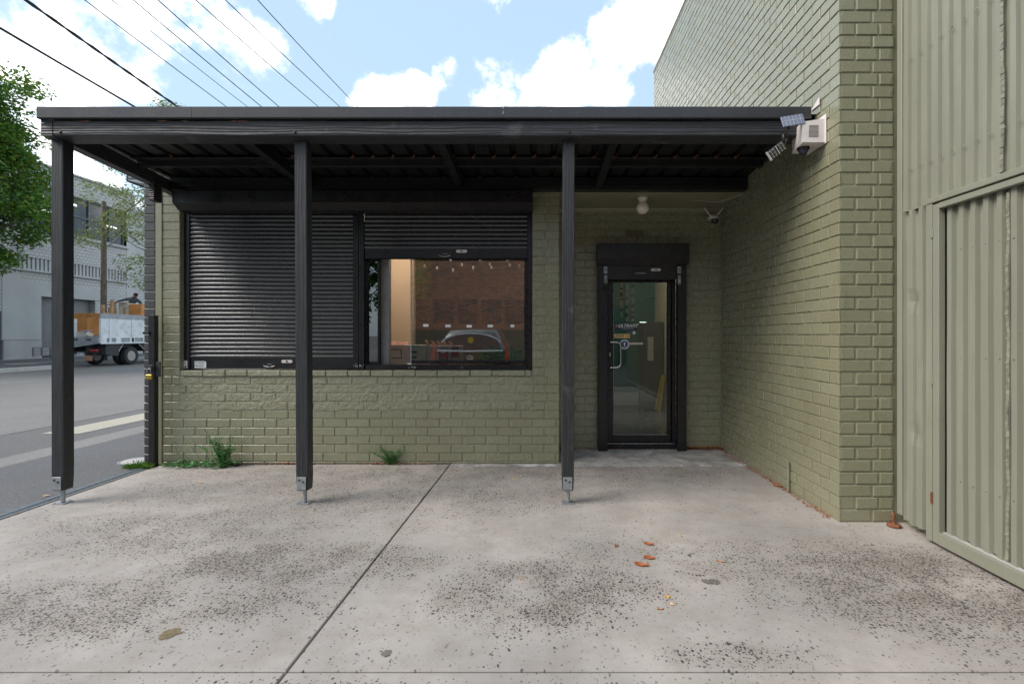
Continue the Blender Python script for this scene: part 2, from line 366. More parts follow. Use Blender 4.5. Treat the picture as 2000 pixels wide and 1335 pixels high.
# ------------------------------------------------------------------ mesh building helpers
class MB:
    def __init__(s): s.v = []; s.f = []; s.sm = []
    def add(s, vs, fs, smooth=False):
        o = len(s.v); s.v += [tuple(v) for v in vs]; s.f += [tuple(i+o for i in f) for f in fs]; s.sm += [smooth]*len(fs); return s
    def box(s, x0, x1, y0, y1, z0, z1):
        vs = [(x, y, z) for z in (z0, z1) for y in (y0, y1) for x in (x0, x1)]
        return s.add(vs, [(0, 2, 3, 1), (4, 5, 7, 6), (0, 1, 5, 4), (2, 6, 7, 3), (0, 4, 6, 2), (1, 3, 7, 5)])
    def cbox(s, x0, x1, y0, y1, z0, z1, c=.004):
        """box with chamfered edges"""
        bm = bmesh.new(); bmesh.ops.create_cube(bm, size=1)
        for v in bm.verts: v.co = Vector(((x0+x1)/2+v.co.x*(x1-x0), (y0+y1)/2+v.co.y*(y1-y0), (z0+z1)/2+v.co.z*(z1-z0)))
        bmesh.ops.bevel(bm, geom=bm.edges[:], offset=min(c, .3*min(abs(x1-x0), abs(y1-y0), abs(z1-z0))), segments=1, affect='EDGES')
        bm.verts.index_update(); s.add([v.co[:] for v in bm.verts], [tuple(v.index for v in f.verts) for f in bm.faces]); bm.free(); return s
    def prism(s, pts, axis, a, b):
        """pts: 2-D outline; axis 'X','Y','Z' the extrusion axis"""
        def mk(p, t): return {'X': (t, p[0], p[1]), 'Y': (p[0], t, p[1]), 'Z': (p[0], p[1], t)}[axis]
        n = len(pts); vs = [mk(p, a) for p in pts]+[mk(p, b) for p in pts]
        fs = [tuple(range(n))[::-1], tuple(range(n, 2*n))]+[(i, (i+1) % n, n+(i+1) % n, n+i) for i in range(n)]
        return s.add(vs, fs)
    def tube(s, pts, r, n=8, cap=True, radii=None):
        pts = [Vector(p) for p in pts]; rings = []
        up = None
        for i, p in enumerate(pts):
            t = (pts[min(i+1, len(pts)-1)]-pts[max(i-1, 0)]).normalized()
            if up is None: up = Vector((0, 0, 1)) if abs(t.z) < .9 else Vector((1, 0, 0))
            u = t.cross(up); u = u.normalized() if u.length > 1e-5 else Vector((1, 0, 0)); w = u.cross(t).normalized(); up = w
            rr = radii[i] if radii else r
            rings.append([p+(u*math.cos(a)+w*math.sin(a))*rr for a in [2*math.pi*k/n for k in range(n)]])
        vs = [v for rg in rings for v in rg]; fs = []
        for i in range(len(rings)-1):
            for k in range(n): fs.append((i*n+k, i*n+(k+1) % n, (i+1)*n+(k+1) % n, (i+1)*n+k))
        if cap: fs += [tuple(range(n))[::-1], tuple(range((len(rings)-1)*n, len(rings)*n))]
        return s.add(vs, fs, True)
    def lathe(s, prof, c, n=24, axis='Z'):
        """prof: (radius, height) pairs around an axis through c"""
        vs = []; fs = []; c = Vector(c)
        for r, h in prof:
            for k in range(n):
                a = 2*math.pi*k/n; p = (r*math.cos(a), r*math.sin(a))
                vs.append(c+Vector({'Z': (p[0], p[1], h), 'Y': (p[0], h, p[1]), 'X': (h, p[0], p[1])}[axis]))
        for i in range(len(prof)-1):
            for k in range(n): fs.append((i*n+k, i*n+(k+1) % n, (i+1)*n+(k+1) % n, (i+1)*n+k))
        fs += [tuple(range(n))[::-1], tuple(range((len(prof)-1)*n, len(prof)*n))]
        return s.add(vs, fs, True)
    def xform(s, M, start=0):
        s.v[start:] = [tuple(M @ Vector(v)) for v in s.v[start:]]; return s
    def build(s, name, mat, parent=None):
        me = bpy.data.meshes.new(name); me.from_pydata(s.v, [], s.f); me.update()
        for p, q in zip(me.polygons, s.sm): p.use_smooth = q
        if any(s.sm):
            try: me.set_sharp_from_angle(angle=R(40))
            except Exception: pass
        bm = bmesh.new(); bm.from_mesh(me); bmesh.ops.recalc_face_normals(bm, faces=bm.faces[:]) if len(s.f) < 6000 and not getattr(s, 'nofix', False) else None; bm.to_mesh(me); bm.free()
        me.materials.append(MATS[mat]); o = bpy.data.objects.new(name, me); COL.objects.link(o)
        if parent is not None: setpar(o, parent)
        return o
def build_each(mb, name, mat, parent=None):
    """each separate piece of mb becomes an object of its own"""
    par = list(range(len(mb.v)))
    def fd(i):
        while par[i] != i: par[i] = par[par[i]]; i = par[i]
        return i
    for f in mb.f:
        for i in f[1:]: par[fd(i)] = fd(f[0])
    groups = {}
    for f, sm in zip(mb.f, mb.sm): groups.setdefault(fd(f[0]), []).append((f, sm))
    out = []
    for g_ in groups.values():
        ids = sorted({i for f, _ in g_ for i in f}); mp = {i: k for k, i in enumerate(ids)}; m_ = MB()
        m_.v = [mb.v[i] for i in ids]; m_.f = [tuple(mp[i] for i in f) for f, _ in g_]; m_.sm = [q for _, q in g_]
        out.append(m_.build(name, mat, parent))
    return out
def setpar(o, p):
    o.parent = p; o.matrix_parent_inverse = world_of(p).inverted()
def world_of(o):
    M = Matrix.LocRotScale(o.location, o.rotation_euler, o.scale)
    return (world_of(o.parent) @ o.matrix_parent_inverse @ M) if o.parent else M
def tag(o, label=None, cat=None, group=None, kind=None):
    if label: o['label'] = label
    if cat: o['category'] = cat
    if group: o['group'] = group
    if kind: o['kind'] = kind
    return o
def thing(name, label, cat, loc=(0, 0, 0), group=None):
    o = bpy.data.objects.new(name, None); o.empty_display_size = .1; COL.objects.link(o); o.location = loc
    return tag(o, label, cat, group)
def struct(o): o['kind'] = 'structure'; return o
def text(body, size, name, mat, parent, loc, rot=(R(90), 0, 0), shear=0, off=0.0, ext=.0006, align='CENTER', space=1.0):
    c = bpy.data.curves.new(name, 'FONT'); c.body = body; c.size = size; c.shear = shear; c.offset = off; c.extrude = ext; c.align_x = align; c.align_y = 'CENTER'; c.space_character = space
    t = bpy.data.objects.new(name, c); COL.objects.link(t); dg = bpy.context.evaluated_depsgraph_get()
    me = bpy.data.meshes.new_from_object(t.evaluated_get(dg)); bpy.data.objects.remove(t)
    me.transform(Matrix.LocRotScale(Vector(loc), Euler(rot), None)); me.materials.clear(); me.materials.append(MATS[mat])
    o = bpy.data.objects.new(name, me); COL.objects.link(o)
    if parent is not None: setpar(o, parent)
    return o

def brick_face(mb, O, U, N, u0, u1, z0, z1, ch=.004, deep=.009, jit=.0019, rough=0, endch=0):
    """one brick: chamfered front standing proud of the mortar plane"""
    j = lambda k=jit: rnd.uniform(-k, k)
    dz = j(); ja = [j() for _ in range(8)]
    d = deep+j(.0018)
    a0, a1 = u0+abs(j()), u1-abs(j()); b0, b1 = z0+dz*.5, z1+dz*.5
    outer = [(a0, b0), (a1, b0), (a1, b1), (a0, b1)]
    cs = [ch*(1+rnd.random()) + (rnd.random()**3*.012 if rnd.random() < .3 else 0) for _ in range(4)]
    if endch:
        if endch < 0: cs[0] += rnd.random()**3*.03; cs[3] += rnd.random()**3*.03; d -= rnd.random()**3*.005
        else: cs[1] += rnd.random()**3*.03; cs[2] += rnd.random()**3*.03; d -= rnd.random()**3*.005
    P = lambda u, z, h: tuple(O+U*u+Vector((0, 0, z))+N*h)
    vs = [P(u, z, -.004) for u, z in outer]
    vs += [P(u, z, d-ch*.9) for u, z in outer]
    vs += [P(a0+cs[0], b0+ch, d), P(a1-cs[1], b0+ch, d), P(a1-cs[2], b1-ch, d), P(a0+cs[3], b1-ch, d)]
    fs = [(0, 1, 5, 4), (1, 2, 6, 5), (2, 3, 7, 6), (3, 0, 4, 7), (4, 5, 9, 8), (5, 6, 10, 9), (6, 7, 11, 10), (7, 4, 8, 11), (8, 9, 10, 11)]
    mb.add(vs, fs)
def brick_wall(O, U, N, ulen, z0, z1, course=.0881, L=.24, ph=(0, .12), holes=(), ustart=0.0, gap=.009, deep=.009, custom=None, zmax=None, corner0=False, corner1=False, ch=.004):
    """real bricks over a recessed mortar plane; holes = (u0,u1,z0,z1)"""
    O = Vector(O); U = Vector(U); N = Vector(N); mb = MB(); mb.nofix = True
    k = 0; z = z0
    while z < z1-.01:
        zt = min(z+course, z1); zc = (z+zt)/2; lo = max(z, 0 if zmax is None else z)
        iv = [(ustart, ulen)]
        for h in holes:
            if h[2] <= zc <= h[3]:
                nv = []
                for a, b in iv:
                    if h[1] <= a or h[0] >= b: nv.append((a, b)); continue
                    if h[0] > a: nv.append((a, h[0]))
                    if h[1] < b: nv.append((h[1], b))
                iv = nv
        for a, b in iv:
            if custom and custom(a, b, k): cuts = custom(a, b, k)
            else:
                p = ph[k % 2]; cuts = []; n0 = math.floor((a-p)/L)
                c = p+n0*L
                while c < b+L:
                    if a+.03 < c < b-.03: cuts.append(c)
                    c += L
            e = [a]+list(cuts)+[b]
            for q in range(len(e)-1):
                ec = -1 if (q == 0 and corner0 and a <= ustart+.001) else (1 if (q == len(e)-2 and corner1 and b >= ulen-.001) else 0)
                brick_face(mb, O, U, N, e[q]+(gap/2 if q else 0), e[q+1]-(gap/2 if q < len(e)-2 else 0), z+gap/2, zt-gap/2, ch, deep, endch=ec)
        z += course; k += 1
    return mb
def holed_plane(O, U, N, u0, u1, z0, z1, holes, thick=.0, off=0.0):
    us = sorted({u0, u1, *[min(max(h[i], u0), u1) for h in holes for i in (0, 1)]}); zs = sorted({z0, z1, *[min(max(h[i], z0), z1) for h in holes for i in (2, 3)]})
    O = Vector(O); U = Vector(U); N = Vector(N); mb = MB()
    for i in range(len(us)-1):
        for j in range(len(zs)-1):
            uc, zc = (us[i]+us[i+1])/2, (zs[j]+zs[j+1])/2
            if any(h[0] < uc < h[1] and h[2] < zc < h[3] for h in holes): continue
            P = lambda u, z, h: tuple(O+U*u+Vector((0, 0, z))+N*h)
            q = [(us[i], zs[j]), (us[i+1], zs[j]), (us[i+1], zs[j+1]), (us[i], zs[j+1])]
            if thick: mb.add([P(u, z, off) for u, z in q]+[P(u, z, off-thick) for u, z in q], [(0, 1, 2, 3), (7, 6, 5, 4), (0, 4, 5, 1), (1, 5, 6, 2), (2, 6, 7, 3), (3, 7, 4, 0)])
            else: mb.add([P(u, z, off) for u, z in q], [(0, 1, 2, 3)])
    if thick:   # drop faces shared by neighbours
        from collections import Counter
        key = lambda f: tuple(sorted((round(mb.v[i][0], 4), round(mb.v[i][1], 4), round(mb.v[i][2], 4)) for i in f))
        c = Counter(key(f) for f in mb.f); keep = [k for k, f in enumerate(mb.f) if c[key(f)] == 1]
        mb.f = [mb.f[k] for k in keep]; mb.sm = [mb.sm[k] for k in keep]
    return mb

# ------------------------------------------------------------------ ground, roads
ZG = 0.0
def slab(mb, pts, z1=0.0, z0=-.09, c=.004):
    """concrete slab with a tooled edge"""
    n = len(pts); cx = sum(p[0] for p in pts)/n; cy = sum(p[1] for p in pts)/n
    ins = []
    for i in range(n):
        p0, p, p1 = Vector(pts[i-1]), Vector(pts[i]), Vector(pts[(i+1) % n])
        d = ((p0-p).normalized()+(p1-p).normalized()).normalized(); ins.append(p+d*c*1.4)
    vs = [(p[0], p[1], z0) for p in pts]+[(p[0], p[1], z1-c) for p in pts]+[(p[0], p[1], z1) for p in ins]
    fs = [(i, (i+1) % n, n+(i+1) % n, n+i) for i in range(n)]+[(n+i, n+(i+1) % n, 2*n+(i+1) % n, 2*n+i) for i in range(n)]+[tuple(range(2*n, 3*n)), tuple(range(n))[::-1]]
    mb.add(vs, fs)
def sheet(name, x0, x1, y0, y1, z, mat, nx=1, ny=1):
    mb = MB(); mb.add([(x0, y0, z), (x1, y0, z), (x1, y1, z), (x0, y1, z)], [(0, 1, 2, 3)]); return struct(mb.build(name, mat))
sheet('ground', -600, 600, -600, 600, -.10, 'ground_dirt')
g = .0050
mb = MB()
jx = lambda y: -.90-.0289*(5.27-y)
slab(mb, [(-3.868, 2.02+g), (jx(2.02)-g, 2.02+g), (jx(5.3)-g, 5.30), (-3.868, 5.30)])
slab(mb, [(jx(2.02)+g, 2.02+g), (2.75, 2.02+g), (2.75, 5.18-g), (jx(5.18)+g, 5.18-g)])
slab(mb, [(-3.868, -1.2), (jx(0)-g-.06, -1.2), (jx(2.02)-g, 2.02-g), (-3.868, 2.02-g)])
slab(mb, [(jx(0)+g-.06, -1.2), (2.75, -1.2), (2.75, 2.02-g), (jx(2.02)+g, 2.02-g)])
struct(mb.build('pavement', 'concrete'))
mb = MB(); slab(mb, [(jx(5.18)+g, 5.18+g), (2.75, 5.18+g), (2.75, 6.0), (jx(5.3)+g, 6.0)], .006); struct(mb.build('pavement', 'door_slab'))
mb = MB(); mb.box(-3.88, 2.76, -1.25, 6.0, -.095, -.022); struct(mb.build('slab_bed', 'soil'))
sheet('path', -5.42, -3.985, -1.2, 90, -.004, 'asphalt_path')
sheet('gutter', -5.82, -5.42, -40, 90, -.006, 'gutter_concrete')
sheet('road', -7.13, -5.82, -40, 90, -.008, 'asphalt_patch')
sheet('road', -18.9, -7.13, -40, 90, -.004, 'asphalt_road')
sheet('road', -21.6, -18.9, 20.6, 60, -.006, 'asphalt_road')
sheet('road', -5.42, 30, -40, -1.2, -.005, 'asphalt_path')
sheet('road_marking', -6.72, -6.20, 6.9, 14, -.003, 'cream_line')
sheet('gutter', -18.9, -18.45, -40, 20.6, -.001, 'asphalt_road')
# far pavement with its kerb
mb = MB(); mb.prism([(-19.05, -40), (-19.05, 20.6), (-21.75, 20.6), (-21.75, 60), (-26, 60), (-26, -40)], 'Z', -.05, .148); struct(mb.build('pavement', 'far_path'))
mb = MB(); mb.cbox(-19.05, -18.9, -40, 20.75, -.05, .15, .02); mb.cbox(-21.75, -21.6, 20.75, 60, -.05, .15, .02); struct(mb.build('kerb', 'pale_concrete'))
# concrete cover of a pit in the asphalt
t = thing('pit_cover', 'round pale concrete pit cover in the asphalt beside the black brick corner', 'manhole cover', (-4.23, 5.40, 0))
mb = MB(); mb.lathe([(.145, -.01), (.145, .004), (.14, .006)], (-4.23, 5.40, 0), 40); mb.build('lid', 'pale_concrete', t)
mb = MB(); mb.lathe([(.172, -.01), (.172, .005), (.150, .005), (.150, -.01)], (-4.23, 5.40, 0), 40); mb.build('rim', 'galvanised', t)
# gate track
t = thing('gate_track', 'galvanised sliding gate track set between asphalt and concrete forecourt', 'gate track', (-3.93, 2, 0))
mb = MB(); mb.prism([(-3.985, -.02), (-3.985, .004), (-3.972, .010), (-3.960, .004), (-3.945, .003), (-3.935, .014), (-3.925, .019), (-3.915, .014), (-3.905, .003), (-3.885, .003), (-3.880, .008), (-3.872, .008), (-3.872, -.02)], 'Y', -1.2, 5.06)
mb.build('rail', 'galvanised', t)
mb = MB()
for k in range(60):
    y = rnd.uniform(1.5, 5.0); x = rnd.choice([-3.99, -3.868])+rnd.uniform(-.012, .012); s_ = rnd.uniform(.004, .014)
    mb.add([(x-s_, y, .004), (x, y-s_*.6, .006+rnd.random()*.006), (x+s_, y+s_*.3, .005), (x, y+s_, .009)], [(0, 1, 2, 3)])
tag(mb.build('leaf_litter', 'litter_brown'), 'brown crumbs and leaf bits lying along the gate track', 'leaf litter', kind='stuff')

# ------------------------------------------------------------------ the low olive brick shop
shop = thing('shop_building', 'low olive painted brick shopfront with black shutters and a recessed door', 'building', (-1, 5.27, 0))
YW, YD, XS, XL = 5.27, 5.95, .222, -4.054
WH = (-3.69, -.053, .905, 2.66)
# window wall
rows_rough = (-3.69, -.045, .555, .905)
def cw(a, b, k):
    if b < -3.6: return ['none']
    return None
def cust_win(a, b, k):
    if b <= -3.6 and k > 11: return [a]            # the left pier is one brick wide
    if a >= -.06: return [(.075 if k % 2 else .105)]
    return None
def wall_bricks(O, U, N, ulen, z0, z1, **kw): return brick_wall(O, U, N, ulen, z0, z1, **kw)
mb = brick_wall((0, YW, 0), (1, 0, 0), (0, -1, 0), XS, -.061, 3.05, ustart=-3.872, ph=(-3.77, -3.65), holes=[WH, (-3.69, -.053, 2.6, 2.8), rows_rough], custom=cust_win, corner1=True, deep=.0065, ch=.003)
mb.v = [(x, y, max(z, .0)) for x, y, z in mb.v]
mb.build('brick_face', 'olive_brick', shop)
# roughly rendered courses under the sill
mb = brick_wall((0, YW, 0), (1, 0, 0), (0, -1, 0), -.045, .5557, .905, ustart=-3.69, ph=(-3.62, -3.74), deep=.0095, L=.262, ch=.0035, gap=.014)
mb2 = MB(); nu, nz = 190, 20
def hgt(u, z):
    s = 0
    for fx, fz, a, p in ((9, 13, 1, .3), (21, 17, .8, 1.9), (37, 48, .55, 4.1), (71, 60, .35, 2.2), (5.3, 31, .9, 5.0)):
        s += a*math.sin(fx*u+p+1.7*math.sin(fz*z+p*2)+.8*math.sin(fx*.37*u))
    return s
for i in range(nu+1):
    for j in range(nz+1):
        u = -3.688+(3.64)*i/nu; z = .553+.352*j/nz
        h = .0055+max(-.003, .0021*hgt(u, z)); mb2.v.append((u, YW-h, z))
for i in range(nu):
    for j in range(nz):
        a = i*(nz+1)+j; mb2.f.append((a, a+nz+1, a+nz+2, a+1)); mb2.sm.append(True)
mb2.build('render_patch', 'olive_rough', shop)
mb.build('brick_face', 'olive_rough', shop)
mb = holed_plane((0, YW, 0), (1, 0, 0), (0, -1, 0), -4.045, XS-.008, 0, 3.05, [WH], .21, .0)
mb.build('wall', 'olive_smooth', shop)
mb = MB(); mb.box(-3.935, -3.872, YW-.014, YW, 0, 3.0); mb.build('corner_strip', 'olive_smooth', shop)
mb = brick_wall((0, YW, 0), (1, 0, 0), (0, -1, 0), -3.940, 0.02, 3.05, ustart=XL, ph=(-9, -9), L=50, deep=.012); 
mb3 = brick_wall((XL+.008, 0, 0), (0, 1, 0), (-1, 0, 0), 9.4, 0.02, 3.05, ustart=YW, ph=(.1, .22), deep=.012)
mb.add(mb3.v, mb3.f); mb.build('black_brick_face', 'black_brick', shop)
mb = MB(); mb.box(XL+.012, XL+.21, YW+.21, 9.4, 0, 3.05); mb.build('wall', 'black_brick', shop)
# sill of bricks on edge
mb = MB(); x = -3.665
while x < -.09:
    w = min(rnd.choice([.225, .23, .235, .34]), -.062-x)
    if w > .05: mb.cbox(x, x+w-.006+rnd.uniform(-.002, .001), YW-.022-rnd.uniform(0, .004), YW+.07, .907+rnd.uniform(-.003, .003), .966+rnd.uniform(-.002, .002), .006)
    x += w
mb.build('sill', 'olive_rough', shop)
mb = MB(); mb.box(-3.69, -.053, YW+.001, YW+.2, .90, .962); mb.build('sill_bed', 'olive_smooth', shop)
# recess: side wall, door wall
DH = (.735, 1.665, 0, 2.33)
mb = brick_wall((XS-.008, 0, 0), (0, 1, 0), (1, 0, 0), YD, -.061, 2.80, ustart=YW, ph=(YW+.11, YW+.23)); mb.v = [(x, y, max(z, 0)) for x, y, z in mb.v]; mb.build('brick_face', 'olive_brick', shop)
mb = MB(); mb.box(XS-.2, XS-.009, YW+.212, YD+.2, 0, 2.80); mb.build('wall', 'olive_smooth', shop)
mb = brick_wall((0, YD, 0), (1, 0, 0), (0, -1, 0), 2.13, .001, 2.79, ustart=XS, ph=(1.757-1.44, 1.878-1.44), holes=[DH], gap=.010, deep=.007); mb.build('brick_face', 'olive_brick', shop)
mb = holed_plane((0, YD, 0), (1, 0, 0), (0, -1, 0), XS, 2.2, 0, 2.85, [DH], .2, .0); mb.build('wall', 'olive_smooth', shop)
mb = MB(); mb.box(XS-.01, 2.135, YW-.01, YD, 2.797, 2.83); mb.build('soffit', 'olive_smooth', shop)
mb = MB(); mb.prism([(YD-.002, 2.797), (YD-.035, 2.797), (YD-.03, 2.785), (YD-.012, 2.765), (YD-.002, 2.757)], 'X', XS, 2.13); mb.build('cornice', 'olive_smooth', shop)
mb = MB(); mb.box(XL, 2.2, YW+.0, 9.45, 3.05, 3.15); mb.build('roof', 'roof_black', shop)
mb = MB(); mb.box(XS, 2.135, YW-.0, YW+.16, 2.83, 3.05); mb.build('lintel', 'roof_black', shop)
# air vent above the door
mb = MB(); vx0, vx1, vz0, vz1 = 1.03, 1.235, 2.48, 2.545
mb.box(vx0, vx1, YD-.012, YD-.004, vz0, vz1); vent = mb.build('air_vent', 'inner_dark', shop)
mb = MB()
for k in range(10): mb.box(vx0+.0225*k, vx0+.0225*k+.005, YD-.018, YD-.0125, vz0+.0005, vz1-.0005)
for k in range(4): mb.box(vx0-.002, vx1+.002, YD-.0205, YD-.0185, vz0+k*.0195, vz0+k*.0195+.003)
mb.build('grille', 'olive_smooth', vent)

# interior
mb = MB(); mb.box(-3.9, 2.13, YW+.212, YD+.0, .0, .05) if False else None
mb = MB(); mb.box(-3.84, .0, YW+.215, 9.2, .02, .075); mb.box(.001, 2.13, 6.155, 9.2, .02, .075); mb.build('inner_floor', 'inner_floor', shop)
mb = MB(); mb.box(-1.0, .75, 9.2, 9.35, .0, 3.0); mb.box(-3.84, -1.0, 9.2, 9.35, 0, 3.0); mb.build('inner_wall', 'inner_brown', shop)
mb = MB(); mb.box(.75, 2.13, 9.2, 9.35, .30, 3.0); mb.build('inner_wall', 'teal_wall', shop)
mb = MB(); mb.box(.75, 2.13, 9.18, 9.35, .0, .30); mb.build('skirting', 'pale_concrete', shop)
mb = MB(); mb.box(-3.84, 2.13, YW+.215, 9.2, 2.86, 2.9); mb.build('ceiling', 'cream_wall', shop)
mb = MB(); mb.box(-3.86, -3.84, YW+.215, 9.35, 0, 2.9); mb.box(-1.95, -1.60, 6.62, 6.70, .075, 2.86); mb.build('inner_partition', 'cream_wall', shop)
mb = MB(); mb.box(2.115, 2.14, 5.98+.18, 9.2, .075, 2.86); mb.build('inner_partition', 'cream_wall', shop)
t = thing('fill_panel', 'unseen flat warm light panel added inside the shop above the counter', 'ceiling light', (-1.6, 6.1, 2.8))  # unseen glowing panel, added so the cream wall inside looks lit
mb = MB(); mb.box(-2.6, -.6, 5.75, 6.15, 2.80, 2.83); mb.build('diffuser', 'fill_warm', t)
mb = MB(); mb.box(-2.63, -.57, 5.72, 6.18, 2.83, 2.86); mb.build('casing', 'white', t)

t = thing('fill_panel', 'second unseen warm light panel added inside the shop beyond the glass door', 'ceiling light', (1.2, 7.9, 2.8))  # also added and unseen: brightens the teal room behind the door
mb = MB(); mb.box(.5, 1.9, 7.6, 8.2, 2.80, 2.83); mb.build('diffuser', 'fill_dim', t)
mb = MB(); mb.box(.47, 1.93, 7.57, 8.23, 2.83, 2.86); mb.build('casing', 'white', t)
# moss panel, posters, name cards
mb = MB(); n0 = 34
for i in range(n0+1):
    for j in range(n0+1):
        y = 6.66+.86*i/n0; z = 1.80+.85*j/n0; mb.v.append((-1.585+rnd.uniform(.0, .03), y, z))
for i in range(n0):
    for j in range(n0): a = i*(n0+1)+j; mb.f.append((a, a+n0+1, a+n0+2, a+1)); mb.sm.append(False)
mb.box(-1.599, -1.585, 6.66, 7.52, 1.80, 2.86)
tag(mb.build('moss_panel', 'moss'), 'green moss panel hanging beside the cream wall inside the window', 'wall panel')
PX = [(-2.11, 'dull brown poster nearest the moss panel'), (-1.68, 'dark red poster right of the brown poster'), (-1.25, 'dark red poster with faint script in the middle of the five'), (-.83, 'dark red poster right of the script poster'), (-.40, 'dark red poster nearest the right edge of the window')]
for i, (x, lab) in enumerate(PX):
    t = thing('poster', lab+' inside the shop', 'poster', (x, 9.19, 1.76), 'posters on the inner wall')
    mb = MB(); mb.cbox(x-.17, x+.17, 9.165, 9.195, 1.545, 1.975); mb.build('board', 'poster_dark' if i else 'timber_raw', t)
    mb = MB()
    for q in range(9):
        zz = 1.64+.03*q+rnd.uniform(-.01, .01); xx = x+rnd.uniform(-.1, .02)
        if i in (2, 3, 4): mb.tube([(xx+.02*w, 9.162, zz+.012*math.sin(w*1.7+q)) for w in range(6)], .0025, 4)
    if mb.v: mb.build('scribble', 'poster_text', t)
CX = [(-1.182, 'first white card on the glass, left of the others'), (-.948, 'second white card on the glass from the left'), (-.724, 'third white card on the glass, middle of the five'), (-.501, 'fourth white card on the glass from the left'), (-.267, 'narrow fifth white card on the glass, nearest the right edge')]
for i, (x, lab) in enumerate(CX):
    mb = MB(); w = .028 if i < 4 else .020; z = 1.426+(.006 if i == 0 else -.003 if i == 2 else 0); mb.cbox(x-w, x+w, 5.3985, 5.3998, z-.014, z+.014, .0004)
    tag(mb.build('name_card', 'white'), lab+' of the shop window', 'card', 'white cards stuck on the window glass')
# counter, boxes, plant
t = thing('counter', 'dark counter behind the open shop window', 'counter', (-1.2, 6.0, .05))
mb = MB(); mb.cbox(-3.2, -.08, 5.62, 6.3, .86, .90); mb.build('counter_top', 'inner_dark', t)
mb = MB(); mb.box(-3.15, -.12, 5.68, 6.25, .075, .86); mb.build('counter_front', 'inner_dark', t)
t = thing('cardboard_box', 'open printed cardboard box on the counter under the cream wall', 'cardboard box', (-1.5, 6.0, .9), 'boxes on the counter')
mb = MB(); mb.cbox(-1.745, -1.28, 5.86, 6.2, .90, 1.215, .003); mb.build('carton', 'card', t)
mb = MB(); mb.add([(-1.745, 5.86, 1.215), (-1.52, 5.86, 1.215), (-1.50, 5.97, 1.25), (-1.70, 5.99, 1.26)], [(0, 1, 2, 3)]); mb.build('flap', 'timber_raw', t)
mb = MB()
mb.prism([(-1.70, 1.06), (-1.56, 1.06), (-1.56, 1.17), (-1.70, 1.17)], 'Y', 5.8575, 5.859)
mb.box(-1.46, -1.38, 5.8575, 5.859, 1.12, 1.15); mb.box(-1.46, -1.39, 5.8575, 5.859, 1.06, 1.09)
build_each(mb, 'printed_panel', 'card_print', t)
mb = MB(); mb.box(-1.69, -1.57, 5.8562, 5.8572, 1.07, 1.16); build_each(mb, 'printed_panel', 'card', t)
mb = MB(); mb.box(-1.62, -1.46, 5.856, 5.859, .93, .995); mb.build('yellow_label', 'yellow', t)
t = thing('cardboard_box', 'cardboard box with red pennant emblem on the counter', 'cardboard box', (-1.1, 6.0, .9), 'boxes on the counter')
mb = MB(); mb.cbox(-1.275, -.90, 5.88, 6.2, .90, 1.205, .003); mb.build('carton', 'card', t)
mb = MB()
for k in range(5): mb.add([(-1.27+.07*k, 5.88, 1.206+.002*k), (-1.235+.07*k, 5.88, 1.206), (-1.30+.07*k, 6.02, 1.275-.006*k), (-1.34+.07*k, 6.02, 1.275-.006*k)], [(0, 1, 2, 3)])
mb.build('striped_flap', 'terracotta', t)
mb = MB(); mb.prism([(-1.14, .96), (-1.03, .96), (-1.03, 1.15), (-1.085, 1.11), (-1.14, 1.15)], 'Y', 5.877, 5.879); em = mb.build('pennant', 'red', t)
mb = MB(); mb.lathe([(.038, 0), (.038, .001), (.031, .001), (.031, 0)], (-1.085, 5.8755, 1.035), 24, 'Y'); mb.box(-1.091, -1.079, 5.8755, 5.8765, 1.015, 1.055); mb.box(-1.105, -1.065, 5.8752, 5.8762, 1.029, 1.041); mb.build('cross_badge', 'decal_grey', em)
text('FRAGILE', .028, 'lettering', 'card_print', t, (-1.085, 5.879, 1.175))
mb = MB(); mb.box(-.995, -.91, 5.877, 5.879, 1.08, 1.19); mb.build('red_panel', 'red', t)

def leaf_quad(mb, p, d, n, l, w, fold=.15):
    d = d.normalized(); s = d.cross(n).normalized(); n = s.cross(d)
    mb.add([p, p+d*l*.45+s*w*.5+n*l*fold, p+d*l, p+d*l*.45-s*w*.5+n*l*fold], [(0, 1, 2, 3)])
def rv(): 
    while True:
        v = Vector((rnd.uniform(-1, 1), rnd.uniform(-1, 1), rnd.uniform(-1, 1)))
        if .05 < v.length < 1: return v.normalized()
t = thing('potted_plant', 'leafy pot plant on the counter at the right of the window', 'potted plant', (-.42, 5.85, .9))
mb = MB(); mb.lathe([(.07, 0), (.095, .10), (.10, .10), (.10, .12), (.088, .12)], (-.42, 5.85, .90), 20); mb.build('pot', 'terracotta', t)
mb = MB(); mb.nofix = True
for k in range(420):
    a = rnd.uniform(0, 6.28); r = rnd.random()**.6*.26; p = Vector((-.42+r*math.cos(a)*1.1, 5.86+r*math.sin(a)*.6, 1.02+rnd.random()*.16*(1-r)+.04*math.sin(9*a))); leaf_quad(mb, p, rv()+Vector((0, 0, .2)), rv(), .045, .026)
mb.build('foliage', 'weed_green', t)
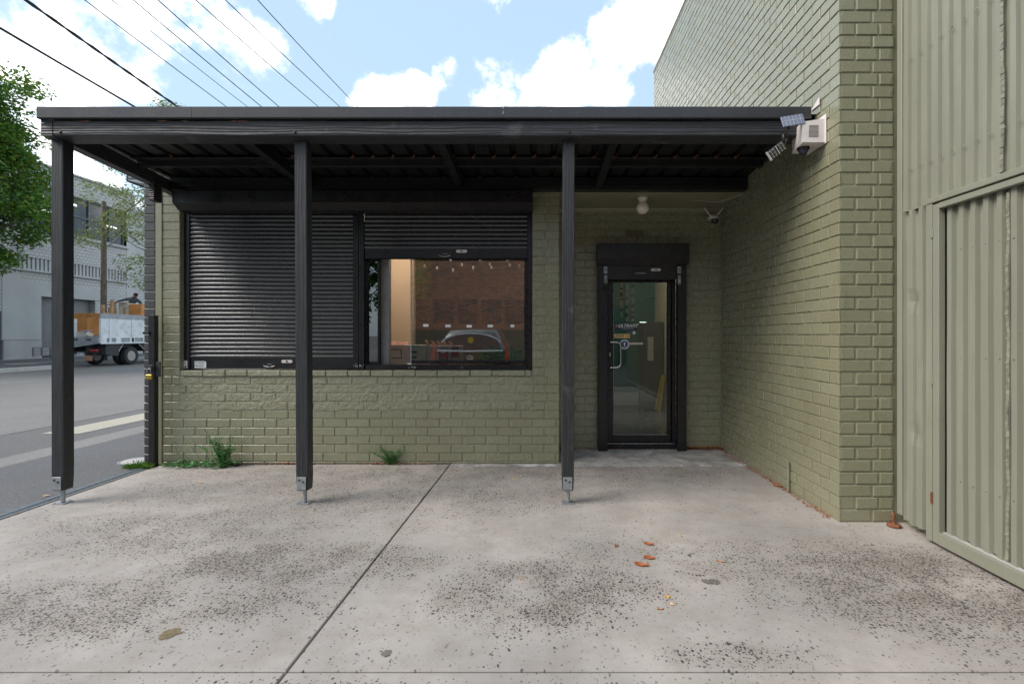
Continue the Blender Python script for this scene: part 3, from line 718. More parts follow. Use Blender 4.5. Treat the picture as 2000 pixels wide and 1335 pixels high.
# string of bulbs near the ceiling
t = thing('string_lights', 'string of small clear bulbs hanging inside behind the window glass', 'string lights', (-.9, 7, 2.8))
for k, (x, y, z) in enumerate([(-1.55, 7.0, 2.27), (-1.38, 7.0, 2.24), (-1.20, 7.05, 2.36), (-1.16, 7.0, 2.21), (-1.05, 7.1, 2.30), (-.88, 7.0, 2.24), (-.80, 7.1, 2.37), (-.66, 7.1, 2.31), (-.63, 7, 2.25), (-.42, 7.1, 2.36), (-.38, 7.0, 2.28), (-.25, 7.0, 2.27)]):
    mb = MB(); mb.lathe([(.004, .035), (.011, .03), (.019, .012), (.019, -.004), (.008, -.02)], (x, y, z), 12); bb = mb.build('bulb', 'bulb_glass', t)
    mb = MB(); mb.tube([(x, y, z+.03), (x+.01, y, 2.86)], .0015, 4); mb.tube([(x, y, z+.03), (x, y, z+.06)], .009, 8); mb.build('cord', 'cable', bb)
# behind the glass door
for i, (x, zb, lab) in enumerate([(1.217, 1.57, 'left narrow banner behind the glass door'), (1.295, 1.50, 'middle narrow banner behind the glass door'), (1.380, 1.51, 'right narrow banner behind the glass door')]):
    t = thing('banner', lab, 'banner', (x, 7.4, zb), 'banners behind the glass door')
    mb = MB(); mb.box(x-.022, x+.022, 7.4, 7.404, zb, 2.75); mb.build('cloth', 'inner_dark', t)
    mb = MB(); z = zb+.02
    while z < 2.7:
        h = rnd.uniform(.03, .13); mb.prism([(x-.019, z), (x+.019, z+rnd.uniform(-.01, .01)), (x+.019, z+h), (x-.019, z+h+rnd.uniform(-.02, .01))], 'Y', 7.397, 7.399); z += h+rnd.uniform(.015, .06)
    mb.build('print', 'white', t)
t = thing('wet_floor_sign', 'yellow folding wet floor sign leaning inside the glass door', 'floor sign', (2.02, 8.4, .075))
mb = MB(); mb.prism([(1.97, .085), (2.025, .075), (2.10, .66), (2.085, .70), (2.06, .68)], 'Y', 8.38, 8.41); mb.prism([(1.93, .10), (1.965, .09), (2.06, .66), (2.045, .68)], 'Y', 8.42, 8.44); mb.build('panel', 'yellow', t)
t = thing('cabinet', 'dark steel cabinet inside behind the glass door', 'cabinet', (1.5, 8.6, .075))
mb = MB(); mb.cbox(1.78, 2.10, 8.5, 9.0, .09, 1.55, .01); mb.build('body', 'inner_dark', t)
mb = MB(); mb.cbox(1.83, 1.93, 8.487, 8.5, .9, 1.3); mb.build('notice', 'card', t)
t = thing('bench', 'low dark bench against the inner wall behind the door', 'bench', (1.2, 8.8, .075))
mb = MB(); mb.cbox(1.02, 1.30, 8.7, 9.1, .34, .37); mb.build('seat', 'inner_dark', t)
for x in (1.04, 1.15, 1.27):
    mb = MB(); mb.tube([(x, 8.72, .34), (x-.01, 8.72, .075)], .008, 6); mb.build('leg', 'inner_dark', t)
t = thing('tube_lamp', 'short lit tube lamp on the ceiling behind the glass door', 'tube lamp', (1.5, 8, 2.0))
mb = MB(); mb.tube([(1.60, 8, 1.53), (1.70, 8, 1.53)], .007, 6); mb.build('tube', 'tube_light', t)

# ------------------------------------------------------------------ window with shutters
YS = 5.345
win = MB(); Xa, Xb, Xm0, Xm1 = -3.69, -.053, -1.928, -1.81
win.box(-1.86, -1.832, YS+.045, YS+.10, .975, 2.6)
win.box(-.14, -.075, YS+.03, YS+.10, .975, 2.6); win.box(-1.832, -.14, YS+.03, YS+.10, 2.44, 2.52)
win.box(-1.81, -.10, YS+.028, YS+.115, .965, .985)
win_o = win.build('window', 'frame_black', shop)
mb = MB(); mb.box(-1.675, -1.59, YS+.115, YS+.20, .97, 2.6); mb.build('jamb', 'grey_jamb', win_o)
mb = MB(); mb.box(-1.345+.0, -1.335, YS+.055, YS+.060, 1.02, 2.45); mb.build('sash_edge', 'galvanised', win_o)
mb = MB(); mb.cbox(-1.335, -.14, YS+.045, YS+.075, 1.028, 1.062, .003); mb.build('sash_rail', 'frame_black', win_o)
mb = MB(); mb.box(-1.335, -.14, YS+.056, YS+.059, 1.062, 2.45); mb.build('glass_pane', 'glass_window', win_o)
mb = MB(); mb.box(-1.832, -1.66, YS+.066, YS+.069, .985, 2.45); mb.build('glass_pane', 'glass_dark', win_o)
mb = MB(); mb.box(-1.69, -1.672, YS+.05, YS+.10, .985, 2.45); mb.box(-1.83, -1.69, YS+.06, YS+.10, .985, 1.05); mb.build('sash_rail', 'frame_black', win_o)
mb = MB(); mb.cbox(-1.37, -1.33, YS+.028, YS+.034, .996, 1.032, .003); lk = mb.build('sash_lock', 'white', win_o)
mb = MB(); mb.lathe([(.006, 0), (.006, .003)], (-1.345, YS+.024, 1.01), 10, 'Y'); mb.lathe([(.003, 0), (.003, .003)], (-1.36, YS+.024, 1.02), 8, 'Y'); mb.build('keyhole', 'black_plastic', lk)

def slats(x0, x1, z0, z1, name, parent, pitch=.0445):
    n = max(1, round((z1-z0)/pitch)); p = (z1-z0)/n; mb = MB(); mb.nofix = True
    prof = [(0.000, .0), (-.0035, .05), (-.0085, .16), (-.0118, .34), (-.0128, .52), (-.0112, .70), (-.0072, .86), (-.002, .95), (-.0002, 1.0)]
    for k in range(n):
        pts = [(y, z0+(k+t_)*p) for y, t_ in prof]
        sag = rnd.uniform(-.0006, .0006)
        NX = 24; vs = []
        for i in range(NX+1):
            x = x0+(x1-x0)*i/NX; w = sag+.0005*math.sin(x*2.1+k*1.3)
            for y, z in pts: vs.append((x, YS+y+w, z))
        m_ = len(pts); fs = [(i*m_+j, (i+1)*m_+j, (i+1)*m_+j+1, i*m_+j+1) for i in range(NX) for j in range(m_-1)]
        mb.add(vs, fs, True)
    o = mb.build(name, 'slat_black', parent); return o
def shutter(x0, x1, zb, zt, bar):
    root = MB(); root.box(x0+.001, x1-.001, YS-.003, YS+.012, zb+.001, zb+bar)
    for k in range(5): root.box(x0+.002, x1-.002, YS-.0075, YS-.0031, zb+.006+k*(bar-.008)/5, zb+.006+k*(bar-.008)/5+.009)
    root.prism([(YS-.02, zb-.006), (YS+.014, zb-.006), (YS+.014, zb+.0005), (YS-.01, zb+.004)], 'X', x0+.002, x1-.002)
    o = root.build('roller_shutter', 'metal_black', shop)
    slats(x0, x1, zb+bar, zt, 'slat_curtain', o); return o
shl = shutter(-3.628, -1.93, .977, 2.60, .107)
shr = shutter(-1.808, -.108, 2.128, 2.60, .100)
mb = MB()
mb.box(-3.69, -1.80, YS+.0285, YS+.12, .97, 2.62); mb.build('window_frame', 'metal_black', shop)
for a, b_ in ((-3.69, -3.632), (-1.926, -1.870), (-1.866, -1.812), (-.105, -.056)):
    mb = MB(); mb.cbox(a, b_, YS-.022, YS+.028, .968, 2.62, .003)
    if a > -3 and a < -1:
        for q in (.014, .028): mb.box(a+q, a+q+.006, YS-.025, YS-.0221, .97, 2.61)
    mb.build('guide_rail', 'metal_black', shop)
mb = MB(); mb.cbox(-1.80, -.108, YS-.020, YS+.027, .968, 1.005, .003); mb.box(-1.80, -.108, YS-.012, YS+.026, 1.0055, 1.022); mb.build('bottom_track', 'metal_black', shop)
mb = MB()
for k in range(34):
    x = rnd.choice([-1.87, -1.3, -.75])+rnd.gauss(0, .025); z = (1.0 if x < -1.8 else .985)+abs(rnd.gauss(0, .018)); r = rnd.uniform(.002, .005)
    y = YS-.0252 if x < -1.8 else YS-.0206
    if x < -1.8 and not(-1.924 < x < -1.815): continue
    mb.add([(x-r, y, z-r), (x+r, y-.0006, z-r*.4), (x+r*.5, y, z+r), (x-r*.7, y-.0006, z+r*.6)], [(0, 1, 2, 3)])
mb.build('paint_chips', 'decal_grey', shop)
def lockplate(x, z, y, parent, cx=1.0):
    mb = MB(); pts = []
    for k in range(24):
        a = 2*math.pi*k/24; pts.append((x+math.cos(a)*.016+(.042 if math.cos(a) > 0 else -.042), z+math.sin(a)*.016))
    mb.prism(pts, 'Y', y-.004, y); o = mb.build('lock_plate', 'white_plastic', parent)
    mb = MB(); mb.lathe([(.009, -.008), (.009, .0)], (x, y-.003, z), 14, 'Y'); mb.build('keyhole', 'black_plastic', o)
    mb = MB(); mb.lathe([(.0035, -.006), (.0035, 0)], (x-.045, y, z), 8, 'Y'); mb.lathe([(.0035, -.006), (.0035, 0)], (x+.045, y, z), 8, 'Y'); mb.build('screw', 'galvanised', o)
def pull(x, z, y, parent, w=.058):
    mb = MB(); mb.tube([(x+w*math.cos(a), y-.012-.012*math.sin(-a)*0, z+.0-.016*math.sin(a)) for a in [math.pi*k/12 for k in range(13)]], .0045, 8)
    mb.box(x-.028, x+.028, y-.004, y, z+.010, z+.014); mb.build('pull_handle', 'steel', parent)
lockplate(-2.62, 1.055, YS-.0076, shl); pull(-2.80, 1.015, YS-.0076, shl)
lockplate(-.795, 2.205, YS-.0076, shr); pull(-.97, 2.165, YS-.0076, shr)
# stickers at the bottom left
mb = MB(); mb.prism([(-3.585, .985), (-3.465, .985), (-3.465, 1.048), (-3.48, 1.058), (-3.585, 1.058)], 'Y', YS-.0092, YS-.0078); st = mb.build('warning_sticker', 'white', shl)
mb = MB()
for k in range(13): mb.prism([(-3.58+k*.0078, 1.047), (-3.576+k*.0078, 1.047), (-3.573+k*.0078, 1.053), (-3.577+k*.0078, 1.053)], 'Y', YS-.0099, YS-.0094)
for k in range(5): mb.box(-3.545, -3.478-(k % 2)*.012, YS-.0099, YS-.0094, 1.024-k*.007, 1.026-k*.007)
mb.box(-3.572, -3.48, YS-.0099, YS-.0094, 1.034, 1.038)
mb.lathe([(.008, 0), (.008, .0005), (.005, .0005), (.005, 0)], (-3.562, YS-.0100, 1.010), 16, 'Y'); mb.build('print', 'navy_dark', st)
mb = MB(); mb.cbox(-3.688, -3.652, YS-.0245, YS-.0225, .985, 1.062, .0006); st = mb.build('warning_sticker', 'white', shop)
mb = MB(); mb.prism([(-3.683, .992), (-3.657, .992), (-3.670, 1.02)], 'Y', YS-.0256, YS-.0248); mb.box(-3.680, -3.676, YS-.0256, YS-.0248, 1.026, 1.055); mb.box(-3.672, -3.668, YS-.0256, YS-.0248, 1.026, 1.055); mb.build('print', 'red', st)
# shutter housing
for x0, x1 in ((-3.64, -1.852), (-1.849, -.05)):
    mb = MB(); mb.prism([(5.085, 2.770), (5.085, 2.650), (5.175, 2.590), (5.31, 2.590), (5.31, 2.77)], 'X', x0, x1); mb.build('shutter_housing', 'metal_black', shop)

# ------------------------------------------------------------------ door
mb = MB(); mb.prism([(5.745, 2.362), (5.745, 2.19), (5.80, 2.125), (5.94, 2.125), (5.94, 2.362)], 'X', .68, 1.71); mb.prism([(5.741, 2.195), (5.796, 2.130), (5.80, 2.126), (5.745, 2.19)], 'X', .70, 1.69); mb.build('shutter_housing', 'metal_black', shop)
for a, b_, xs in ((.69, .80, (.705, .745)), (1.60, 1.70, (1.645, 1.68))):
    mb = MB(); mb.cbox(a, b_, 5.82, 5.90, .0, 2.124, .004)
    for x in xs: mb.box(x, x+.008, 5.817, 5.8202, .005, 2.12)
    mb.build('guide_rail', 'metal_black', shop)
mb = MB(); mb.box(.802, 1.598, 5.84, 5.855, 1.965, 2.12)
for k in range(4): mb.box(.803, 1.597, 5.8355, 5.8395, 1.972+k*.034, 1.972+k*.034+.028)
dsh = mb.build('roller_shutter', 'metal_black', shop)
lockplate(1.352, 2.075, 5.8354, dsh); 
mb = MB(); mb.box(1.12, 1.235, 5.828, 5.8352, 2.030, 2.040); mb.box(1.13, 1.225, 5.8265, 5.8279, 2.032, 2.038); mb.build('pull_handle', 'galvanised', dsh)
for x in (.775, 1.613):
    mb = MB(); mb.cbox(x-.022, x+.022, 5.812, 5.8195, 2.03, 2.11, .002); mb.cbox(x-.018, x+.018, 5.808, 5.8118, 1.92, 2.01, .002); hs = mb.build('hasp', 'galvanised', shop)
    mb = MB(); mb.tube([(x-.006, 5.803, 1.97), (x-.008, 5.802, 1.90), (x, 5.802, 1.892), (x+.008, 5.802, 1.90), (x+.006, 5.803, 1.97)], .003, 6); mb.build('shackle', 'steel', hs)
    mb = MB(); mb.cbox(x-.02, x+.014, 5.79, 5.812, 1.845, 1.888, .005); mb.build('padlock_body', 'metal_black', hs)
    mb = MB(); mb.lathe([(.007, -.004), (.007, 0)], (x, 5.808, 2.075), 10, 'Y'); mb.lathe([(.004, -.008), (.004, 0)], (x, 5.804, 1.965), 8, 'Y'); mb.build('bolt', 'metal_black', hs)
YG = 5.98
mb = MB(); mb.cbox(.802, 1.60, 5.92, YG+.05, -.0, .062, .004); mb.cbox(.80, 1.60, 5.94, YG+.04, .064, .080, .002); mb.build('threshold', 'frame_black', shop)
mb = MB(); mb.box(.80, 1.60, 5.935, 5.9395, .064, .074); mb.build('threshold_strip', 'galvanised', shop)
mb = MB(); mb.cbox(.802, .825, 5.91, YG+.06, .081, 2.02, .003); mb.cbox(1.56, 1.598, 5.91, YG+.06, .081, 2.02, .003); mb.cbox(.825, 1.56, 5.91, YG+.06, 1.985, 2.02, .003); mb.build('door_frame', 'frame_black', shop)
mb = MB(); mb.cbox(.827, .885, YG-.022, YG+.022, .083, 1.983, .004); mb.cbox(1.515, 1.558, YG-.022, YG+.022, .083, 1.983, .004); mb.cbox(.885, 1.515, YG-.021, YG+.021, 1.945, 1.983, .004); mb.cbox(.885, 1.515, YG-.021, YG+.021, .083, .165, .004)
door = mb.build('door', 'frame_black', shop)
mb = MB(); mb.box(.885, 1.515, YG-.003, YG+.003, .165, 1.945); mb.build('glass_pane', 'glass_door', door)
mb = MB(); mb.box(.886, 1.514, YG-.0215, YG-.012, .166, .172); mb.box(.886, .890, YG-.0215, YG-.012, .172, 1.944); mb.build('glazing_bead', 'galvanised', door)
mb = MB(); hx = .845; mb.tube([(hx, YG-.02, 1.247), (hx+.002, YG-.055, 1.247), (hx+.07, YG-.065, 1.247), (hx+.105, YG-.065, 1.236), (hx+.118, YG-.065, 1.205), (hx+.118, YG-.065, 1.0), (hx+.105, YG-.065, .966), (hx+.07, YG-.065, .952), (hx+.002, YG-.055, .952), (hx, YG-.02, .952)], .0105, 12); mb.build('handle', 'steel', door)
mb = MB(); mb.cbox(hx-.008, hx+.010, YG-.026, YG-.0225, 1.08, 1.125, .001); mb.build('lock_cylinder', 'galvanised', door)
# decals on the glass
yb = YG-.0045
mb = MB(); mb.cbox(.905, 1.165, yb-.0005, yb, 1.385, 1.47, .0002); dc = mb.build('gym_decal', 'navy_dark', door)
text('ULTRAFIT', .052, 'lettering', 'white', dc, (1.055, yb-.0016, 1.437), shear=.35, off=.0012)
text('OUTERWEAR INDUSTRIES', .0125, 'lettering', 'decal_grey', dc, (1.055, yb-.0016, 1.405))
mb = MB(); mb.lathe([(.017, 0), (.017, .0006)], (.925, yb-.0013, 1.437), 20, 'Y'); lg = mb.build('logo', 'red', dc)
mb = MB(); mb.add([(.914, yb-.0020, 1.428), (.920, yb-.0020, 1.428), (.937, yb-.0020, 1.446), (.930, yb-.0020, 1.447)], [(0, 1, 2, 3)]); mb.build('lettering', 'decal_grey', dc)
mb = MB(); mb.cbox(.898, 1.078, yb-.001, yb, 1.295, 1.343, .0003); dc = mb.build('push_sign', 'sign_yellow', door)
text('PUSH', .034, 'lettering', 'navy_dark', dc, (.963, yb-.0022, 1.319), off=.001, space=1.25)
mb = MB(); mb.prism([(1.032, 1.306), (1.060, 1.306), (1.070, 1.320), (1.064, 1.333), (1.035, 1.328), (1.045, 1.321)], 'Y', yb-.0018, yb-.0012); mb.build('hand_symbol', 'orange', dc)
mb = MB(); mb.lathe([(.058, 0), (.058, .0006)], (1.017, yb-.0007, 1.222), 32, 'Y'); dc = mb.build('security_sticker', 'decal_grey', door)
mb = MB(); mb.lathe([(.039, 0), (.039, .0005)], (1.017, yb-.0016, 1.222), 32, 'Y'); mb.build('print', 'navy', dc)
mb = MB(); mb.lathe([(.0125, 0), (.0125, .0005)], (1.017, yb-.0024, 1.233), 16, 'Y'); mb.prism([(1.011, 1.228), (1.023, 1.228), (1.026, 1.198), (1.008, 1.198)], 'Y', yb-.0030, yb-.0025); mb.build('keyhole_symbol', 'white', dc)
mb = MB()
for k in range(30):
    a = 2*math.pi*k/30+.1
    if k % 5 == 0: continue
    c, s_ = math.cos(a), math.sin(a); mb.add([(1.017+c*r+s_*w, yb-.0013, 1.222+s_*r-c*w) for r, w in ((.044, -.002), (.053, -.002), (.053, .002), (.044, .002))], [(0, 1, 2, 3)])
mb.build('print', 'navy', dc)
mb = MB(); mb.box(1.075, 1.235, yb-.0005, yb, 1.218, 1.243); mb.build('paper_strip', 'card', door)
mb = MB(); mb.box(1.113, 1.145, yb-.0006, yb, 1.338, 1.373); mb.build('small_sticker', 'decal_grey', door)

# ------------------------------------------------------------------ verandah
ver = thing('verandah', 'black timber verandah on three square posts in front of the shop', 'verandah', (-.85, 4.05, 0))
sl = -.061
mb = MB(); NB = 60
x0, x1 = -3.722, 2.10
mb.cbox(x0, x1, 3.917, 4.10, 2.860, 2.977, .006); mb.build('front_beam', 'beam_wood', ver)
mb = MB()
for k in range(10):
    xx = rnd.choice([-3.5, -2.95, -2.75, -2.3, -1.75, -1.62, -1.3])+rnd.uniform(-.06, .06); w = rnd.uniform(.03, .09)
    mb.add([(xx, 3.9155, 2.972), (xx+w*.5, 3.915, 2.964), (xx+w, 3.9155, 2.972), (xx+w*.5, 3.9155, 2.975)], [(0, 1, 2, 3)])
build_each(mb, 'bare_timber', 'timber_raw', ver)
mb = MB(); mb.prism([(3.917, 2.860), (4.1, 2.851), (5.27, 2.851+sl*1.17), (5.27, 2.965+sl*1.17), (4.1, 2.977), (3.917, 2.977)], 'X', -3.812, -3.725); mb.build('side_beam', 'beam_wood', ver)
for a, b_ in ((-3.815, -2.640), (-2.637, -.265), (-.262, 2.085)):
    mb = MB(); mb.prism([(3.889, 2.979), (3.884, 2.987), (3.889, 2.990), (3.889, 3.067), (3.892, 3.070), (3.96, 3.070), (3.96, 3.066), (3.913, 3.062), (3.913, 2.979)], 'X', a, b_); mb.build('flashing', 'flashing_black', ver)
mb = MB(); mb.box(-3.818, -3.8155, 3.889, 5.2, 2.98, 3.065); mb.build('flashing', 'flashing_black', ver)
# roof sheet with ribs
mb = MB(); pit = .184; x = -3.80; pr = []
while x < 2.1:
    pr += [(x, 0), (x+.05, 0), (x+.066, .030), (x+.096, .030), (x+.112, 0)]; x += pit
pr.append((2.12, 0))
zy = lambda y: 3.018+sl*(y-3.95)
vs = []
for y in (3.92, 5.27): vs += [(px_, y, zy(y)+h) for px_, h in pr]
n = len(pr); mb.add(vs, [(i, i+1, n+i+1, n+i) for i in range(n-1)])
vs = []
for y in (3.92, 5.27): vs += [(px_, y, zy(y)+h+.004) for px_, h in pr]
mb.add(vs, [(i, i+1, n+i+1, n+i) for i in range(n-1)]); mb.nofix = True
mb.build('roof_sheet', 'roof_black', ver)
mb = MB(); mb.cbox(-3.722, 2.10, 4.74, 4.80, 2.895, 2.962, .003); mb.cbox(-3.722, 2.10, 4.66, 4.74-.001, 2.945, 2.955, .002); mb.build('purlin', 'roof_black', ver)
mb = MB(); mb.cbox(-3.722, 2.12, 5.17, 5.255, 2.798, 2.925, .003); mb.box(-3.722, 2.12, 5.155, 5.169, 2.83, 2.84); mb.box(-3.722, 2.12, 5.155, 5.169, 2.87, 2.876); mb.build('rear_beam', 'roof_black', ver)
for X in (-2.35, -.79, .62):
    mb = MB(); mb.prism([(4.101, 2.885), (5.169, 2.820), (5.169, 2.93), (4.101, 2.985)], 'X', X-.035, X+.035); mb.build('rafter', 'roof_black', ver)
mb = MB()
for k in range(31):
    x = -3.72+k*pit+.005
    if k < 11 and rnd.random() < .6: continue
    mb.lathe([(.008, -.018), (.011, 0)], (x, 4.66, 2.958), 6); mb.box(x+.012, x+.02, 4.62, 4.66, 2.955, 2.966)
mb.build('roof_screws', 'rust', ver)
def rough_post(mb, x0, x1, y0, y1, z0, z1, lean):
    nz = 30; vs = []
    for i in range(nz+1):
        z = z0+(z1-z0)*i/nz; l = lean*(1-i/nz); j = lambda: rnd.uniform(-.0007, .0007)
        c = .005
        ring = [(x0+c, y0), (x1-c, y0), (x1, y0+c), (x1, y1-c), (x1-c, y1), (x0+c, y1), (x0, y1-c), (x0, y0+c)]
        if i == 0: ring = [(p[0]*.9+(x0+x1)*.05, p[1]*.9+(y0+y1)*.05) for p in ring]
        vs += [(p[0]+l+j(), p[1]+j(), z+(.0 if i else -.004)) for p in ring]
    fs = [(i*8+k, i*8+(k+1) % 8, (i+1)*8+(k+1) % 8, (i+1)*8+k) for i in range(nz) for k in range(8)]+[tuple(range(8))]
    mb.add(vs, fs)
for x0, lean, plab in ((-3.816, .004, None), (-1.908, .014, None), (.197, -.006, None)):
    x1 = x0+.094; mb = MB(); rough_post(mb, x0, x1, 4.0, 4.10, .116, 2.8595, lean); po = mb.build('post', 'post_wood', ver)
    cx = (x0+x1)/2+lean
    mb = MB(); mb.cbox(x0+lean+.008, x1+lean-.014, 3.9945, 3.9995, .118, .218, .001); mb.box(x0+lean+.008, x1+lean-.014, 3.9995, 4.10, .108, .1125); mb.build('bracket', 'galvanised', po)
    mb = MB()
    for bx, bz in ((-.018, .195), (.012, .180)): mb.lathe([(.007, -.006), (.008, -.003), (.008, 0)], (cx+bx, 3.9945, bz), 8, 'Y')
    mb.build('bolt', 'chassis', po)
    mb = MB(); mb.tube([(cx+.004, 4.045, .012), (cx+.004, 4.045, .10), (cx+.002, 4.045, .112)], .0155, 14); mb.build('stub', 'galvanised', po)
    mb = MB(); s = .048; mb.prism([(cx-s, 4.045-s*.9), (cx+s, 4.045-s*.9), (cx+s, 4.045+s), (cx-s, 4.045+s)], 'Z', .0, .0075)
    mb.lathe([(.007, .0075), (.007, .014)], (cx-s*.6, 4.01, 0), 6); mb.lathe([(.007, .0075), (.007, .014)], (cx+s*.6, 4.08, 0), 6); mb.build('base_plate', 'galvanised', po)
for x in (-3.66, -1.86, .245):
    mb = MB(); mb.lathe([(.010, 0), (.009, -.006), (.004, -.009)], (x+(.0), 3.917, 2.885), 12, 'Y'); mb.build('bolt', 'metal_black', ver)
mb = MB(); mb.cbox(-3.765, -3.712, 4.94, 5.045, 2.632, 2.83, .004); mb.build('cut_post', 'beam_wood', ver)

# ------------------------------------------------------------------ tall brick warehouse and its corner
wh = thing('warehouse', 'tall olive painted brick building with a wide side wall on the right', 'building', (3, 6, 0))
PXX, PY, TOP, BK = 2.14, 3.625, 6.16, 9.4
mb = brick_wall((PXX+.007, 0, 0), (0, 1, 0), (-1, 0, 0), BK, .004, TOP, course=.0885, ustart=PY, ph=(PY+.24, PY+.12), deep=.007, corner0=True, gap=.0085, ch=.003); mb.build('brick_face', 'olive_brick', wh)
def pil(a, b, k): return [PXX+.236] if k % 2 == 0 else [PXX+.118, PXX+.283]
mb = brick_wall((0, PY+.007, 0), (1, 0, 0), (0, -1, 0), 2.530, .004, TOP, course=.0885, ustart=PXX, custom=pil, deep=.008, corner0=True, corner1=True, gap=.0125, ch=.0035); mb.build('brick_face', 'olive_brick', wh)
mb = MB(); mb.box(PXX+.0075, 9, PY+.0075, BK, 0, TOP); mb.build('wall', 'olive_smooth', wh)
mb = MB(); mb.box(PXX-.01, 9.02, PY-.01, BK+.02, TOP, TOP+.04); mb.build('parapet_cap', 'pale_concrete', wh)
# small flashing piece above the roof line
mb = MB(); mb.prism([(3.86, 3.072), (3.98, 3.072), (3.86, 3.128)], 'X', PXX-.012, PXX-.004); mb.build('roof_flashing', 'white_plastic', wh)
tag(MB().tube([(PXX-.018, 4.32, 0), (PXX-.018, 4.32, .255)], .011, 10).build('drain_pipe', 'pipe_olive'), 'short thin painted pipe standing against the foot of the side wall', 'pipe')

# ------------------------------------------------------------------ corrugated gate wall on the right
gate = thing('metal_gate', 'olive corrugated steel gate wall with a small door in it', 'gate', (2.52, 2.9, 0))
def ribs(y0, y1, z0, z1, X, pitch=.087, depth=.020, parent=None, name='sheet', dent=False, flip=False):
    mb = MB(); mb.nofix = True; pr = []; y = y0
    while y < y1:
        for dy, h in ((0, 0), (.040, 0), (.047, depth), (.080, depth)):
            if y+dy < y1: pr.append((y+dy, h))
        y += pitch
    pr.append((y1, 0)); nz = 24; vs = []
    for i in range(nz+1):
        z = z0+(z1-z0)*i/nz
        for yy, h in pr:
            w = .0012*math.sin(z*2.2+yy*9)+.0008*math.sin(z*7+yy*31)
            if dent:
                for dy, dz, r, a in ((3.44, 1.55, .06, .018), (3.42, .70, .07, .018), (3.40, .98, .05, .012), (3.36, 1.10, .04, .010)):
                    w += a*math.exp(-((yy-dy)**2+(z-dz)**2)/r**2*2)
            zz = z
            if i == 0: zz += .012*math.sin(yy*40)*.4
            vs.append((X-h+w, yy, zz))
    n = len(pr); mb.add(vs, [(i*n+k, i*n+k+1, (i+1)*n+k+1, (i+1)*n+k) for i in range(nz) for k in range(n-1)])
    return mb.build(name, 'gate_paint', parent)
def gate_mat():
    m, nt, b = new_mat('gate_paint'); v = coords(nt)
    col = (.248, .249, .196)
    a = mixc(nt, mrange(nt, noise(nt, v, 1.1, 6, .6), .3, .7), tuple(c*.92 for c in col), tuple(c*1.06 for c in col))
    v2 = coords(nt, (8, 8, .6)); a = mixc(nt, mrange(nt, noise(nt, v2, 2, 5), .55, .75, 0, .3), a, (.36, .355, .30))
    a = mixc(nt, mrange(nt, noise(nt, v, 55, 2), .755, .775, 0, .8), a, (.16, .11, .07))
    nt.links.new(a, b.inputs['Base Color']); nt.links.new(mrange(nt, noise(nt, v, 6, 4), .3, .7, .34, .5), b.inputs['Roughness'])
    p = bump(nt, b, noise(nt, v, 2.5, 3), .5, .01); bump(nt, b, noise(nt, v, 120, 4), .4, .0006, p)
gate_mat(); simple('lap_paint', (.235, .225, .17), .6, 0, .35, 30)
ribs(3.292, 3.535, .055, 2.175, 2.537, parent=gate, dent=True)
ribs(-2.5, 3.535, 2.168, 4.2, 2.532, parent=gate)
ribs(-2.5, 2.30, .06, 2.17, 2.537, parent=gate)
mb = MB(); mb.cbox(2.531, 2.56, 3.548, 3.598, .075, 4.2, .004); mb.build('edge_post', 'gate_paint', gate)
mb = MB(); mb.cbox(2.503, 2.537, 3.242, 3.292, .022, 2.163, .003); mb.build('jamb', 'gate_paint', gate)
mb = MB(); mb.cbox(2.501, 2.53, -2.5, 3.285, 2.166, 2.202, .003); mb.build('rail', 'gate_paint', gate)
mb = MB(); mb.cbox(2.506, 2.55, -2.5, 2.30, .022, .10, .003); mb.build('rail', 'gate_paint', gate)
mb = MB(); mb.cbox(2.503, 2.545, 3.186, 3.236, .023, 2.152, .003); mb.cbox(2.501, 2.545, 2.31, 3.185, .022, .098, .003); mb.cbox(2.501, 2.545, 2.31, 3.185, 2.118, 2.154, .003)
mb.cbox(2.503, 2.545, 2.255, 2.309, .023, 2.152, .003); wd = mb.build('wicket_door', 'gate_paint', gate)
o = ribs(2.31, 3.185, .10, 2.117, 2.560, pitch=.0855, depth=.026, parent=wd)
mb = MB(); mb.box(2.523, 2.55, 2.32, 3.18, .0985, .104); mb.build('chipped_edge', 'pale_concrete', wd)
for z in (.30, 1.05, 1.98):
    mb = MB(); mb.tube([(2.499, 3.239, z-.035), (2.499, 3.239, z+.035)], .005, 8); mb.box(2.4995, 2.5025, 3.228, 3.250, z-.033, z+.033); mb.build('hinge', 'rust' if z < .5 else 'gate_paint', wd)
mb = MB(); mb.box(2.60, 9, -2.5, 3.60, 0, 4.25); mb.build('backing_wall', 'olive_smooth', gate)
for (y0_, x0_, z0_, z1_) in ((2.756, 2.508, 2.21, 4.19), (2.750, 2.531, .12, 2.10)):
    mb = MB(); nn = 60
    for k in range(nn):
        z = z0_+(z1_-z0_)*k/nn; wv_ = .0035*math.sin(z*9)+.002*math.sin(z*23)
        mb.box(x0_-.001, x0_+.004, y0_-.010+wv_, y0_+.008+wv_, z, z+(z1_-z0_)/nn*.93)
        if k % 4 == 0: mb.box(x0_-.005, x0_-.001, y0_-.012+wv_, y0_+.010+wv_, z, z+.008)
    mb.build('lap_joint', 'lap_paint', gate)
mb = MB()
for z in (2.45, 3.2, 3.95):
    for k in range(12):
        y = 3.50-.087*k-.058; mb.lathe([(.0055, -.004), (.007, 0)], (2.5125, y, z+rnd.uniform(-.004, .004)), 6, 'X')
for z in (.45, 1.2, 1.85):
    for k in range(9):
        y = 2.31+.0855*k+.063; mb.lathe([(.005, -.004), (.006, 0)], (2.534, y, z+rnd.uniform(-.004, .004)), 6, 'X')
build_each(mb, 'screw', 'lap_paint', gate)
